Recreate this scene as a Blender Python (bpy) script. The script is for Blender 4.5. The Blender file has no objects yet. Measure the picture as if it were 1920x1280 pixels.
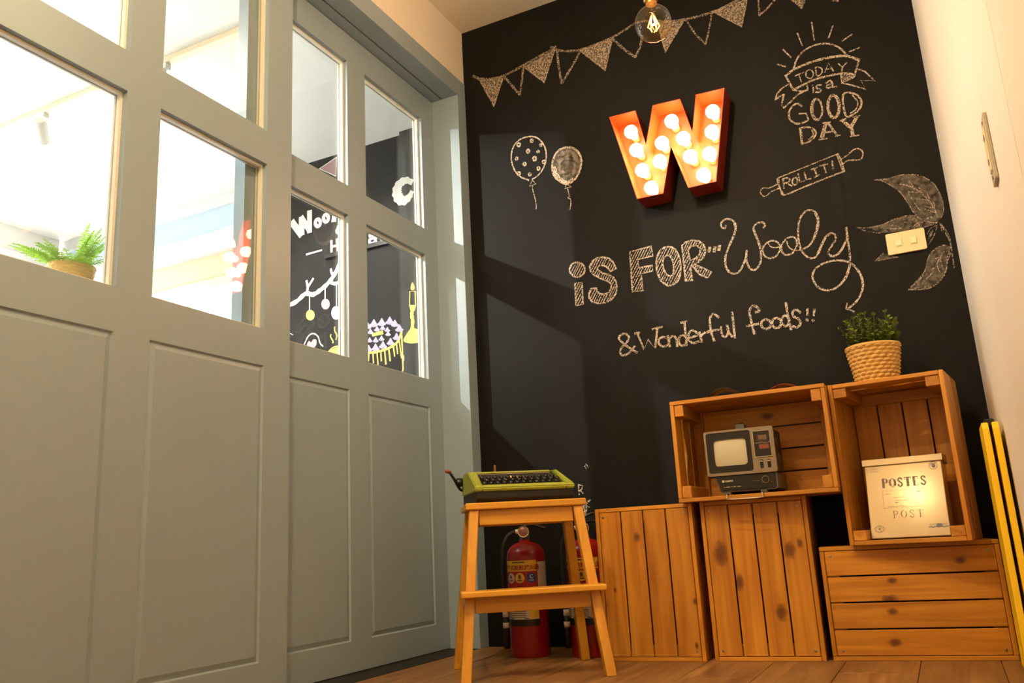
import bpy, bmesh, math, random
from mathutils import Vector, Matrix

random.seed(7)
SC = bpy.context.scene
COL = SC.collection
PI = math.pi

# ------------------------------------------------------------------ camera
CAM_P = Vector((1.5963, -2.9270, 0.3619))
FPX = 1584.03                       # focal length in pixels of the 1920x1280 frame
CR = Vector((0.8916746, 0.4496045, -0.0526508))     # camera right
CF = Vector((-0.4266380, 0.8735587, 0.2342544))     # camera forward
CU = Vector((0.1513154, -0.1864159, 0.9707486))     # camera up
cam_d = bpy.data.cameras.new('camera')
cam_d.sensor_fit = 'HORIZONTAL'; cam_d.sensor_width = 36.0
cam_d.lens = FPX / 1920 * 36.0
cam_d.clip_start = 0.02
cam = bpy.data.objects.new('camera', cam_d); COL.objects.link(cam)
cam.matrix_world = Matrix(((CR.x, CU.x, -CF.x, CAM_P.x), (CR.y, CU.y, -CF.y, CAM_P.y),
                           (CR.z, CU.z, -CF.z, CAM_P.z), (0, 0, 0, 1)))
SC.camera = cam

# ------------------------------------------------------------------ world, view, lights
W = bpy.data.worlds.new('daylight'); SC.world = W; W.use_nodes = True
bg = W.node_tree.nodes['Background']
bg.inputs[0].default_value = (1.0, 0.965, 0.92, 1); bg.inputs[1].default_value = 14.0
SC.view_settings.view_transform = 'Standard'; SC.view_settings.look = 'None'
SC.view_settings.gamma = 1.0; SC.view_settings.use_curve_mapping = False
SC.view_settings.exposure = 0.08
SC.cycles.max_bounces = 10; SC.cycles.transparent_max_bounces = 32
SC.cycles.caustics_reflective = False; SC.cycles.caustics_refractive = False
SC.cycles.sample_clamp_indirect = 6.0

KEY_POS = Vector((0.88, -2.0, 2.5517))      # ceiling spotlight aimed at the chalkboard
KEY_W = 64.0
MID_POS = Vector((0.72, -2.3, 2.25))       # pendant added above the photographer to brighten the doors
MID_W = 76.0
REAR_POS = Vector((0.42, -3.6, 2.12))      # second pendant, behind the camera
REAR_W = 14.0
PEND_W = 1.0
BULB_E = 23.0                                # sign bulbs
SPOT_W = 70.0                                # track spots next door
WARM = (1.0, 0.77, 0.50)

def lamp(name, kind, loc, power, color, parent=None, radius=0.04, aim=None, angle=60, blend=0.5):
    d = bpy.data.lights.new(name, kind); d.energy = power; d.color = color
    d.shadow_soft_size = radius
    if kind == 'SPOT': d.spot_size = math.radians(angle); d.spot_blend = blend
    o = bpy.data.objects.new(name, d); COL.objects.link(o); o.location = loc
    if aim is not None:
        o.rotation_euler = (Vector(aim) - Vector(loc)).to_track_quat('-Z', 'Y').to_euler()
    if parent is not None: o.parent = parent
    return o

# ------------------------------------------------------------------ geometry of the photograph
def ray(px, py):
    return CF + CR * ((px - 960) / FPX) + CU * (-(py - 640) / FPX)
def onY(px, py, v):
    d = ray(px, py); return CAM_P + d * ((v - CAM_P.y) / d.y)
def onX(px, py, v):
    d = ray(px, py); return CAM_P + d * ((v - CAM_P.x) / d.x)
def onZ(px, py, v):
    d = ray(px, py); return CAM_P + d * ((v - CAM_P.z) / d.z)

# ------------------------------------------------------------------ materials
def s2l(c):
    c = c / 255.0
    return c / 12.92 if c <= 0.04045 else ((c + 0.055) / 1.055) ** 2.4
def rgb(r, g, b): return (s2l(r), s2l(g), s2l(b), 1)

def newmat(name):
    m = bpy.data.materials.new(name); m.use_nodes = True
    nt = m.node_tree
    return m, nt, nt.nodes, nt.links, nt.nodes['Principled BSDF']

def plain(name, col, rough=0.5, metal=0.0, spec=0.5, var=0.06, scale=30.0, bump=0.0, bscale=200.0, coat=0.0):
    m, nt, N, L, b = newmat(name)
    b.inputs['Roughness'].default_value = rough; b.inputs['Metallic'].default_value = metal
    b.inputs['Specular IOR Level'].default_value = spec
    b.inputs['Coat Weight'].default_value = coat
    tc = N.new('ShaderNodeTexCoord'); nz = N.new('ShaderNodeTexNoise')
    nz.inputs['Scale'].default_value = scale; nz.inputs['Detail'].default_value = 4
    L.new(tc.outputs['Object'], nz.inputs['Vector'])
    mx = N.new('ShaderNodeMix'); mx.data_type = 'RGBA'
    mx.inputs[6].default_value = tuple(c * (1 - var) for c in col[:3]) + (1,)
    mx.inputs[7].default_value = tuple(min(1, c * (1 + var)) for c in col[:3]) + (1,)
    L.new(nz.outputs['Fac'], mx.inputs[0]); L.new(mx.outputs[2], b.inputs['Base Color'])
    if bump:
        n2 = N.new('ShaderNodeTexNoise'); n2.inputs['Scale'].default_value = bscale; n2.inputs['Detail'].default_value = 3
        L.new(tc.outputs['Object'], n2.inputs['Vector'])
        bp = N.new('ShaderNodeBump'); bp.inputs['Strength'].default_value = bump; bp.inputs['Distance'].default_value = 0.002
        L.new(n2.outputs['Fac'], bp.inputs['Height']); L.new(bp.outputs[0], b.inputs['Normal'])
    return m

def wood(name, c1, c2, rough=0.42, scale=1.0, knots=True, coat=0.15):
    m, nt, N, L, b = newmat(name)
    b.inputs['Roughness'].default_value = rough; b.inputs['Coat Weight'].default_value = coat
    b.inputs['Coat Roughness'].default_value = 0.3
    tc = N.new('ShaderNodeTexCoord'); oi = N.new('ShaderNodeObjectInfo')
    off = N.new('ShaderNodeVectorMath'); off.operation = 'MULTIPLY_ADD'
    cx = N.new('ShaderNodeCombineXYZ')
    for k in range(3): L.new(oi.outputs['Random'], cx.inputs[k])
    off.inputs[1].default_value = (37.0, 53.0, 71.0)
    L.new(cx.outputs[0], off.inputs[0]); L.new(tc.outputs['Object'], off.inputs[2])
    mp = N.new('ShaderNodeMapping'); mp.inputs['Scale'].default_value = (2.2 * scale, 34 * scale, 34 * scale)
    L.new(off.outputs[0], mp.inputs['Vector'])
    nz = N.new('ShaderNodeTexNoise'); nz.inputs['Scale'].default_value = 1.0
    nz.inputs['Detail'].default_value = 6; nz.inputs['Distortion'].default_value = 1.1
    L.new(mp.outputs[0], nz.inputs['Vector'])
    cr = N.new('ShaderNodeValToRGB')
    cr.color_ramp.elements[0].position = 0.3; cr.color_ramp.elements[0].color = c1
    cr.color_ramp.elements[1].position = 0.68; cr.color_ramp.elements[1].color = c2
    L.new(nz.outputs['Fac'], cr.inputs[0])
    # broad tone per board
    nb = N.new('ShaderNodeTexNoise'); nb.inputs['Scale'].default_value = 3.0; nb.inputs['Detail'].default_value = 2
    L.new(off.outputs[0], nb.inputs['Vector'])
    hs = N.new('ShaderNodeHueSaturation')
    ma = N.new('ShaderNodeMath'); ma.operation = 'MULTIPLY_ADD'; ma.inputs[1].default_value = 0.5; ma.inputs[2].default_value = 0.58
    mb = N.new('ShaderNodeMath'); mb.operation = 'MULTIPLY_ADD'; mb.inputs[1].default_value = 0.3
    L.new(nb.outputs['Fac'], ma.inputs[0]); L.new(oi.outputs['Random'], mb.inputs[0]); L.new(ma.outputs[0], mb.inputs[2])
    L.new(mb.outputs[0], hs.inputs['Value']); L.new(cr.outputs[0], hs.inputs['Color'])
    out = hs.outputs[0]
    if knots:
        dn = N.new('ShaderNodeTexNoise'); dn.inputs['Scale'].default_value = 60; dn.inputs['Detail'].default_value = 2
        L.new(off.outputs[0], dn.inputs['Vector'])
        for kn in ('knot', 'knot_b'):
            at = N.new('ShaderNodeAttribute'); at.attribute_type = 'OBJECT'; at.attribute_name = kn
            sx = N.new('ShaderNodeSeparateXYZ'); L.new(at.outputs['Vector'], sx.inputs[0])
            so = N.new('ShaderNodeSeparateXYZ'); L.new(tc.outputs['Object'], so.inputs[0])
            dx = N.new('ShaderNodeMath'); dx.operation = 'SUBTRACT'; L.new(so.outputs[0], dx.inputs[0]); L.new(sx.outputs[0], dx.inputs[1])
            dxs = N.new('ShaderNodeMath'); dxs.operation = 'MULTIPLY'; L.new(dx.outputs[0], dxs.inputs[0]); dxs.inputs[1].default_value = 0.6
            dy = N.new('ShaderNodeMath'); dy.operation = 'SUBTRACT'; L.new(so.outputs[1], dy.inputs[0]); L.new(sx.outputs[1], dy.inputs[1])
            cv = N.new('ShaderNodeCombineXYZ'); L.new(dxs.outputs[0], cv.inputs[0]); L.new(dy.outputs[0], cv.inputs[1])
            ln = N.new('ShaderNodeVectorMath'); ln.operation = 'LENGTH'; L.new(cv.outputs[0], ln.inputs[0])
            r = N.new('ShaderNodeMath'); r.operation = 'MAXIMUM'; L.new(sx.outputs[2], r.inputs[0]); r.inputs[1].default_value = 1e-5
            dv = N.new('ShaderNodeMath'); dv.operation = 'DIVIDE'; L.new(ln.outputs['Value'], dv.inputs[0]); L.new(r.outputs[0], dv.inputs[1])
            ad = N.new('ShaderNodeMath'); ad.operation = 'MULTIPLY_ADD'; L.new(dn.outputs['Fac'], ad.inputs[0]); ad.inputs[1].default_value = 0.7
            L.new(dv.outputs[0], ad.inputs[2])
            rp = N.new('ShaderNodeValToRGB')
            rp.color_ramp.elements[0].position = 0.0; rp.color_ramp.elements[0].color = (0.95, 0.95, 0.95, 1)
            rp.color_ramp.elements[1].position = 1.0; rp.color_ramp.elements[1].color = (0, 0, 0, 1)
            e = rp.color_ramp.elements.new(0.26); e.color = (0.82, 0.82, 0.82, 1)
            e = rp.color_ramp.elements.new(0.38); e.color = (0.5, 0.5, 0.5, 1)
            e = rp.color_ramp.elements.new(0.46); e.color = (0.12, 0.12, 0.12, 1)
            hm = N.new('ShaderNodeMath'); hm.operation = 'MULTIPLY'; L.new(ad.outputs[0], hm.inputs[0]); hm.inputs[1].default_value = 0.33
            L.new(hm.outputs[0], rp.inputs[0])
            mx = N.new('ShaderNodeMix'); mx.data_type = 'RGBA'
            L.new(rp.outputs[0], mx.inputs[0]); L.new(out, mx.inputs[6]); mx.inputs[7].default_value = rgb(84, 36, 10)
            out = mx.outputs[2]
    L.new(out, b.inputs['Base Color'])
    bp = N.new('ShaderNodeBump'); bp.inputs['Strength'].default_value = 0.12; bp.inputs['Distance'].default_value = 0.001
    L.new(nz.outputs['Fac'], bp.inputs['Height']); L.new(bp.outputs[0], b.inputs['Normal'])
    return m

def emitter(name, col, strength):
    m, nt, N, L, b = newmat(name)
    b.inputs['Base Color'].default_value = col
    b.inputs['Emission Color'].default_value = col; b.inputs['Emission Strength'].default_value = strength
    return m

def thin_glass(name, tint=(0.97, 0.985, 0.98, 1), ior=1.5, rough=0.0):
    m = bpy.data.materials.new(name); m.use_nodes = True
    nt = m.node_tree; N = nt.nodes; L = nt.links; N.remove(N['Principled BSDF'])
    t = N.new('ShaderNodeBsdfTransparent'); t.inputs[0].default_value = tint
    g = N.new('ShaderNodeBsdfGlossy'); g.inputs['Roughness'].default_value = rough
    fr = N.new('ShaderNodeFresnel'); ge = N.new('ShaderNodeNewGeometry')
    io = N.new('ShaderNodeMapRange'); io.inputs[3].default_value = ior; io.inputs[4].default_value = 1.0 / ior
    L.new(ge.outputs['Backfacing'], io.inputs[0]); L.new(io.outputs[0], fr.inputs[0])     # same reflectance on both faces of the thin sheet
    mx = N.new('ShaderNodeMixShader'); L.new(fr.outputs[0], mx.inputs[0]); L.new(t.outputs[0], mx.inputs[1]); L.new(g.outputs[0], mx.inputs[2])
    L.new(mx.outputs[0], N['Material Output'].inputs[0])
    return m

def chalk(name, col, lo=0.34, hi=0.5, cover=1.0, base=0.0, scale=260.0):
    """dry chalk: grainy, the wall shows between the grains"""
    m = bpy.data.materials.new(name); m.use_nodes = True
    nt = m.node_tree; N = nt.nodes; L = nt.links; b = N['Principled BSDF']
    b.inputs['Base Color'].default_value = col; b.inputs['Roughness'].default_value = 0.95
    b.inputs['Specular IOR Level'].default_value = 0.05
    tc = N.new('ShaderNodeTexCoord'); nz = N.new('ShaderNodeTexNoise')
    nz.inputs['Scale'].default_value = scale; nz.inputs['Detail'].default_value = 3
    L.new(tc.outputs['Object'], nz.inputs['Vector'])
    mr = N.new('ShaderNodeMapRange'); mr.inputs[1].default_value = lo; mr.inputs[2].default_value = hi
    mr.inputs[3].default_value = base; mr.inputs[4].default_value = cover
    L.new(nz.outputs['Fac'], mr.inputs[0])
    t = N.new('ShaderNodeBsdfTransparent'); mx = N.new('ShaderNodeMixShader')
    L.new(mr.outputs[0], mx.inputs[0]); L.new(t.outputs[0], mx.inputs[1]); L.new(b.outputs[0], mx.inputs[2])
    L.new(mx.outputs[0], N['Material Output'].inputs[0])
    return m

M = {}
M['door'] = plain('grey_door_paint', rgb(148, 168, 182), 0.38, var=0.02, scale=4, bump=0.03, bscale=400)
M['bead'] = plain('cream_glazing_bead', rgb(232, 231, 218), 0.4, var=0.03)
M['slot'] = plain('dark_track_slot', rgb(22, 20, 18), 0.6)
M['cream'] = plain('cream_wall_paint', rgb(240, 232, 218), 0.55, var=0.015, scale=3, bump=0.05, bscale=300)
M['ceil'] = plain('ceiling_paint', rgb(240, 233, 220), 0.7, var=0.015, scale=3)
M['glass'] = thin_glass('window_glass')
M['pine'] = wood('orange_stained_pine', rgb(166, 102, 22), rgb(205, 142, 46))
M['birch'] = wood('honey_stained_birch', rgb(192, 130, 32), rgb(214, 157, 48), knots=False, rough=0.36)
M['screw'] = plain('screw_steel', rgb(170, 165, 150), 0.3, 1.0)
M['chrome'] = plain('chrome', rgb(205, 200, 190), 0.15, 1.0)
M['black'] = plain('black_plastic', rgb(18, 17, 16), 0.35)
M['blackmatte'] = plain('black_rubber', rgb(20, 19, 18), 0.7)
M['chalk'] = chalk('white_chalk', rgb(206, 190, 172), 0.36, 0.56, cover=0.9)
M['chalkdim'] = chalk('sparse_white_chalk', rgb(196, 178, 160), 0.40, 0.62, cover=0.66)  # lower coverage and slightly darker tint than the white chalk
M['chalkfill'] = chalk('chalk_scribble_fill', rgb(196, 178, 158), 0.42, 0.6, cover=0.6, base=0.12, scale=150)
M['chalkhaze'] = chalk('chalk_smudge', rgb(205, 190, 172), 0.35, 0.7, cover=0.3, base=0.04, scale=60)

def board_mat(name='black_chalkboard_paint', c0=(0.0045, 0.0042, 0.0041, 1), c1=(0.0085, 0.008, 0.0078, 1)):
    m, nt, N, L, b = newmat(name)
    b.inputs['Roughness'].default_value = 0.55; b.inputs['Specular IOR Level'].default_value = 0.13
    tc = N.new('ShaderNodeTexCoord'); n1 = N.new('ShaderNodeTexNoise'); n1.inputs['Scale'].default_value = 1.6; n1.inputs['Detail'].default_value = 5
    mp = N.new('ShaderNodeMapping'); mp.inputs['Scale'].default_value = (1, 1, 0.45)
    L.new(tc.outputs['Object'], mp.inputs[0]); L.new(mp.outputs[0], n1.inputs['Vector'])
    cr = N.new('ShaderNodeValToRGB')
    cr.color_ramp.elements[0].position = 0.35; cr.color_ramp.elements[0].color = c0
    cr.color_ramp.elements[1].position = 0.72; cr.color_ramp.elements[1].color = c1
    L.new(n1.outputs['Fac'], cr.inputs[0]); L.new(cr.outputs[0], b.inputs['Base Color'])
    n2 = N.new('ShaderNodeTexNoise'); n2.inputs['Scale'].default_value = 350
    L.new(tc.outputs['Object'], n2.inputs['Vector'])
    bp = N.new('ShaderNodeBump'); bp.inputs['Strength'].default_value = 0.12; bp.inputs['Distance'].default_value = 0.001
    L.new(n2.outputs['Fac'], bp.inputs['Height']); L.new(bp.outputs[0], b.inputs['Normal'])
    return m
M['board'] = board_mat()
M['board2'] = board_mat('grey_chalkboard_paint', (0.018, 0.0172, 0.0165, 1), (0.034, 0.0325, 0.031, 1))  # same board with lighter base colours, for the adjoining wall

# ------------------------------------------------------------------ mesh helpers
_cache = {}
def boxmesh(dx, dy, dz, bev=0.0, seg=1):
    key = (round(dx, 5), round(dy, 5), round(dz, 5), round(bev, 5), seg)
    if key in _cache: return _cache[key]
    bm = bmesh.new(); bmesh.ops.create_cube(bm, size=1)
    for v in bm.verts: v.co = Vector((v.co.x * dx, v.co.y * dy, v.co.z * dz))
    if bev > 0: bmesh.ops.bevel(bm, geom=bm.edges[:], offset=min(bev, 0.45 * min(dx, dy, dz)), segments=seg, affect='EDGES', profile=0.5)
    me = bpy.data.meshes.new('box'); bm.to_mesh(me); bm.free()
    _cache[key] = me
    return me

def link(name, me, mat, parent=None, loc=(0, 0, 0), rot=None):
    if mat is not None and me.materials and me.materials[0] != mat: me = me.copy(); me.materials.clear()
    if mat is not None and not me.materials: me.materials.append(mat)
    o = bpy.data.objects.new(name, me); COL.objects.link(o); o.location = loc
    if rot is not None:
        o.rotation_mode = 'XYZ'; o.rotation_euler = rot
    if parent is not None: o.parent = parent
    return o

def bx(name, lo, hi, mat, parent=None, bev=0.0, seg=1):
    d = [hi[k] - lo[k] for k in range(3)]
    c = [(hi[k] + lo[k]) / 2 for k in range(3)]
    key = (tuple(round(q, 5) for q in d), round(bev, 5), seg, mat.name)
    if key not in _cache:
        me = boxmesh(*d, bev, seg).copy(); me.materials.append(mat); _cache[key] = me
    return link(name, _cache[key], None, parent, c)

def empty(name, loc=(0, 0, 0), rz=0.0, rot=None):
    o = bpy.data.objects.new(name, None); COL.objects.link(o); o.location = loc
    o.rotation_euler = rot if rot else (0, 0, rz); o.empty_display_size = 0.05
    return o

def tag(o, label=None, cat=None, group=None, kind=None):
    if label: o['label'] = label
    if cat: o['category'] = cat
    if group: o['group'] = group
    if kind: o['kind'] = kind
    return o

def mesh(name, verts, faces, smooth=False):
    me = bpy.data.meshes.new(name); me.from_pydata([tuple(v) for v in verts], [], faces); me.update()
    if smooth: me.polygons.foreach_set('use_smooth', [True] * len(me.polygons))
    return me

def bmobj(name, bm, mat, parent=None, loc=(0, 0, 0), rot=None, smooth=False):
    me = bpy.data.meshes.new(name); bm.to_mesh(me); bm.free()
    if smooth: me.polygons.foreach_set('use_smooth', [True] * len(me.polygons))
    me.materials.append(mat)
    return link(name, me, None, parent, loc, rot)

def lathe(name, prof, mat, parent=None, loc=(0, 0, 0), rot=None, n=32, smooth=True, sharp=40):
    """prof: (r, z) list; revolved about local z"""
    V, F = [], []
    rings = []
    for r, z in prof:
        if r < 1e-6:
            V.append((0, 0, z)); rings.append([len(V) - 1])
        else:
            s = len(V)
            for k in range(n):
                a = 2 * PI * k / n; V.append((r * math.cos(a), r * math.sin(a), z))
            rings.append(list(range(s, s + n)))
    for a, b in zip(rings, rings[1:]):
        if len(a) == 1 and len(b) == 1: continue
        for k in range(n):
            k2 = (k + 1) % n
            if len(a) == 1: F.append((a[0], b[k2], b[k]))
            elif len(b) == 1: F.append((a[k], a[k2], b[0]))
            else: F.append((a[k], a[k2], b[k2], b[k]))
    me = mesh(name, V, F, smooth)
    bm = bmesh.new(); bm.from_mesh(me); bmesh.ops.recalc_face_normals(bm, faces=bm.faces[:]); bm.to_mesh(me); bm.free()
    if smooth:
        me.set_sharp_from_angle(angle=math.radians(sharp))
    me.materials.append(mat)
    return link(name, me, None, parent, loc, rot)

def smooth_path(pts, sub=6, closed=False):
    P = [Vector(p) for p in pts]
    if len(P) < 3: return P
    out = []
    n = len(P)
    rng = range(n) if closed else range(n - 1)
    for i in rng:
        p1, p2 = P[i], P[(i + 1) % n]
        p0 = P[(i - 1) % n] if (closed or i > 0) else p1 * 2 - p2
        p3 = P[(i + 2) % n] if (closed or i < n - 2) else p2 * 2 - p1
        for k in range(sub):
            t = k / sub
            out.append(0.5 * ((2 * p1) + (p2 - p0) * t + (2 * p0 - 5 * p1 + 4 * p2 - p3) * t * t + (3 * p1 - p0 - 3 * p2 + p3) * t ** 3))
    if not closed: out.append(P[-1])
    return out

def tube_bm(bm, pts, r, n=8, closed=False, caps=True):
    P = [Vector(p) for p in pts]; rings = []
    m = len(P); up = None
    for i, p in enumerate(P):
        if closed: t = P[(i + 1) % m] - P[(i - 1) % m]
        else: t = P[min(i + 1, m - 1)] - P[max(i - 1, 0)]
        t.normalize()
        if up is None:
            up = Vector((0, 0, 1)) if abs(t.z) < 0.9 else Vector((1, 0, 0))
        a = t.cross(up); a.normalize(); up = a.cross(t); up.normalize()
        rr = r(i / max(1, m - 1)) if callable(r) else r
        rings.append([bm.verts.new(p + (a * math.cos(2 * PI * k / n) + up * math.sin(2 * PI * k / n)) * rr) for k in range(n)])
    cnt = m if closed else m - 1
    for i in range(cnt):
        A, B = rings[i], rings[(i + 1) % m]
        for k in range(n): bm.faces.new((A[k], A[(k + 1) % n], B[(k + 1) % n], B[k]))
    if caps and not closed:
        bm.faces.new(rings[0][::-1]); bm.faces.new(rings[-1])
    return bm

def tube(name, pts, r, mat, parent=None, n=8, closed=False, smooth=True):
    bm = bmesh.new(); tube_bm(bm, pts, r, n, closed)
    bmesh.ops.recalc_face_normals(bm, faces=bm.faces[:])
    return bmobj(name, bm, mat, parent, smooth=smooth)

def prism(name, poly, d0, d1, mat, parent=None, axis='y', bev=0.0, loc=(0, 0, 0), rot=None):
    """polygon in the plane across `axis`, extruded from d0 to d1"""
    def P(a, b, d):
        return {'y': (a, d, b), 'x': (d, a, b), 'z': (a, b, d)}[axis]
    bm = bmesh.new()
    A = [bm.verts.new(P(a, b, d0)) for a, b in poly]; B = [bm.verts.new(P(a, b, d1)) for a, b in poly]
    n = len(poly)
    bm.faces.new(A); bm.faces.new(B[::-1])
    for k in range(n): bm.faces.new((A[k], B[k], B[(k + 1) % n], A[(k + 1) % n]))
    bmesh.ops.recalc_face_normals(bm, faces=bm.faces[:])
    if bev: bmesh.ops.bevel(bm, geom=bm.edges[:], offset=bev, segments=2, affect='EDGES', profile=0.5)
    return bmobj(name, bm, mat, parent, loc, rot)

def copy_tree(o, parent=None):
    c = o.copy(); COL.objects.link(c)
    if parent is not None: c.parent = parent
    for ch in list(o.children): copy_tree(ch, c)
    return c

def text_mesh(body, size, spacing=1.0, align='LEFT', bold=0.0):
    cu = bpy.data.curves.new('txt', 'FONT'); cu.body = body; cu.size = size; cu.align_x = align
    cu.space_character = spacing; cu.offset = bold; cu.resolution_u = 3
    o = bpy.data.objects.new('txt', cu); COL.objects.link(o)
    dg = bpy.context.evaluated_depsgraph_get()
    me = bpy.data.meshes.new_from_object(o.evaluated_get(dg))
    bpy.data.objects.remove(o); bpy.data.curves.remove(cu)
    me.materials.clear()
    return me

# flat strokes on a vertical plane y = const (chalk on a wall)
def parse(s): return [tuple(float(q) for q in p.split(',')) for p in s.split()]
def ell(cx, cy, rx, ry, rot=0.0, n=22):
    out = []
    for k in range(n):
        a = 2 * PI * k / n; x = rx * math.cos(a); y = ry * math.sin(a)
        out.append((cx + x * math.cos(rot) - y * math.sin(rot), cy + x * math.sin(rot) + y * math.cos(rot)))
    return out
def inside(p, polys):
    c = False
    for poly in polys:
        j = len(poly) - 1
        for i in range(len(poly)):
            if (poly[i][1] > p[1]) != (poly[j][1] > p[1]):
                if p[0] < (poly[j][0] - poly[i][0]) * (p[1] - poly[i][1]) / (poly[j][1] - poly[i][1]) + poly[i][0]: c = not c
            j = i
    return c
def hatch(polys, dirx, diry, gap, jit=0.15):
    """line pieces along (dirx, diry) inside polygons (even-odd)"""
    L = math.hypot(dirx, diry); dx, dy = dirx / L, diry / L; nx, ny = -dy, dx
    allp = [p for q in polys for p in q]
    a = [p[0] * nx + p[1] * ny for p in allp]; out = []
    t = min(a) + gap * 0.4
    while t < max(a):
        tt = t + random.uniform(-jit, jit) * gap; hits = []
        for poly in polys:
            for i in range(len(poly)):
                p, q = poly[i], poly[(i + 1) % len(poly)]
                da, db = p[0] * nx + p[1] * ny - tt, q[0] * nx + q[1] * ny - tt
                if (da > 0) != (db > 0):
                    f = da / (da - db); X = p[0] + (q[0] - p[0]) * f; Y = p[1] + (q[1] - p[1]) * f
                    hits.append(X * dx + Y * dy)
        hits.sort()
        for h0, h1 in zip(hits[::2], hits[1::2]):
            if h1 - h0 > gap * 0.3:
                out.append([(nx * tt + dx * h0, ny * tt + dy * h0), (nx * tt + dx * h1, ny * tt + dy * h1)])
        t += gap
    return out

class Drawing:
    """strokes traced on the wall plane: zoom-window coordinates -> wall metres"""
    def __init__(self, ox, oy, sc, plane=0.0, lift=0.0012):
        self.ox, self.oy, self.sc, self.plane, self.lift = ox, oy, sc, plane, lift
        self.V, self.F, self.k = [], [], 0
    def at(self, x, y):
        p = onY(self.ox + x / self.sc, self.oy + y / self.sc, self.plane)
        return (p.x, p.z)
    def width(self, w):
        p = onY(self.ox, self.oy, self.plane); q = onY(self.ox + 10, self.oy, self.plane)
        return (q - p).length / 10 * w / self.sc
    def line(self, pts, w, smooth=True, closed=False, taper=False):
        if isinstance(pts, str): pts = parse(pts)
        P = [Vector((*self.at(*p), 0)) for p in pts]
        if smooth and len(P) > 2: P = smooth_path(P, 5, closed)
        if closed: P = P + [P[0]]
        Q = [P[0]]
        for p in P[1:]:
            if (p - Q[-1]).length > 1e-4: Q.append(p)
        P = Q
        if len(P) < 2: return
        hw = self.width(w) / 2; y = self.plane - self.lift - 3e-5 * (self.k % 20); self.k += 1
        s = len(self.V); n = len(P)
        for i, p in enumerate(P):
            if closed and i in (0, n - 1): t = (P[1] - P[-2])
            else: t = P[min(i + 1, n - 1)] - P[max(i - 1, 0)]
            t.normalize(); nn = Vector((-t.y, t.x, 0))
            h = hw * (1 + 0.14 * math.sin(i * 1.7 + self.k))
            if taper: h *= 0.45 + 0.55 * math.sin(PI * (i + 0.6) / (n + 0.2))
            a = p + nn * h; b = p - nn * h
            if not closed and i == 0: a -= t * hw * 0.5; b -= t * hw * 0.5
            if not closed and i == n - 1: a += t * hw * 0.5; b += t * hw * 0.5
            self.V += [(a.x, y, a.y), (b.x, y, b.y)]
        for i in range(n - 1):
            self.F.append((s + 2 * i, s + 2 * i + 1, s + 2 * i + 3, s + 2 * i + 2))
    def lines(self, w, *strs, **kw):
        for t in strs: self.line(t, w, **kw)
    def fill(self, pts, smooth=False):
        if isinstance(pts, str): pts = parse(pts)
        P = [Vector((*self.at(*p), 0)) for p in pts]
        if smooth: P = smooth_path(P, 4, True)
        y = self.plane - self.lift + 2e-4 - 3e-5 * (self.k % 5); self.k += 1
        from mathutils.geometry import tessellate_polygon
        s = len(self.V); self.V += [(p.x, y, p.y) for p in P]
        for t in tessellate_polygon([P]): self.F.append(tuple(s + q for q in t))
    def done(self, name, mat, parent, label=None):
        me = mesh(name, self.V, self.F); me.materials.append(mat)
        o = link(name, me, None, parent)
        if parent is not None: o.matrix_parent_inverse = Matrix.Translation(-Vector(parent.location))
        if label: o['label'] = label
        self.V, self.F = [], []
        return o

# ================================================================== THE ROOM
WX = 1.7585; H = 2.5822; YB = -5.0
YT = -0.0684; ZH = 2.2489; ZT = 2.3292
DR = -0.1225; DL = -0.0798; LT = 0.040          # leaf faces (rear and front track), leaf thickness
Z4, Z3, Z2, Z1 = 1.0077, 1.5245, 1.6349, 2.1314
ZP2, ZP1 = 0.0958, 0.8986
FY = 0.64                                        # chalk wall of the adjoining room
FX = -3.62                                       # its far wall

def struct(o, label=None): return tag(o, label, None, None, 'structure')

# floor: planks running away from the camera
fl = bx('floor', (-0.21, YB, -0.06), (WX, 0.0, -0.008), M['slot']); struct(fl, 'brown wood plank floor of the room')
M['floor'] = wood('brown_floor_laminate', rgb(104, 72, 40), rgb(160, 118, 70), rough=0.42, scale=0.8, knots=False, coat=0.0)
pw = 0.19; x = 1.7585 - pw * 0.35
cols = []
e = WX
x = 1.668
while True:
    cols.append((max(x, -0.2), e))
    e = x; x -= pw
    if e <= -0.2: break
for ci, (a, b) in enumerate(cols):
    y = YB + random.uniform(0.2, 1.2)
    ys = [YB]
    while y < -0.15: ys.append(y); y += 1.22
    ys.append(-0.0005)
    for y0, y1 in zip(ys, ys[1:]):
        me = boxmesh(y1 - y0 - 0.0015, b - a - 0.0015, 0.012, 0.001)
        p = link('floor_plank', me, M['floor'], None, ((a + b) / 2, (y0 + y1) / 2, -0.006), (0, 0, PI / 2))
        p.parent = fl; p.matrix_parent_inverse = Matrix.Translation(-Vector(fl.location))

wb = bx('wall_back', (0.0, 0.0, -0.05), (WX + 0.1, 0.12, H), M['board']); struct(wb, 'black chalkboard wall covered with white chalk drawings')
ce = bx('ceiling', (-0.2, YB, H), (WX + 0.1, 0.12, H + 0.1), M['ceil']); struct(ce, 'cream painted ceiling')
# right wall: two boards meeting in a vertical joint
wr = bx('wall_right', (WX + 0.012, YB, -0.05), (WX + 0.1, 0.0, H), M['cream']); struct(wr, 'cream painted wall on the right')
for y0, y1 in ((-1.6585, -0.0005), (YB, -1.6615)):
    p = bx('wall_panel', (WX, y0, 0.0), (WX + 0.0119, y1, H - 0.001), M['cream'], None)
    p.parent = wr; p.matrix_parent_inverse = Matrix.Translation(-Vector(wr.location))
wf = bx('wall_front', (-0.2, YB - 0.1, -0.05), (WX + 0.1, YB, H), M['cream']); struct(wf)
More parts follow.
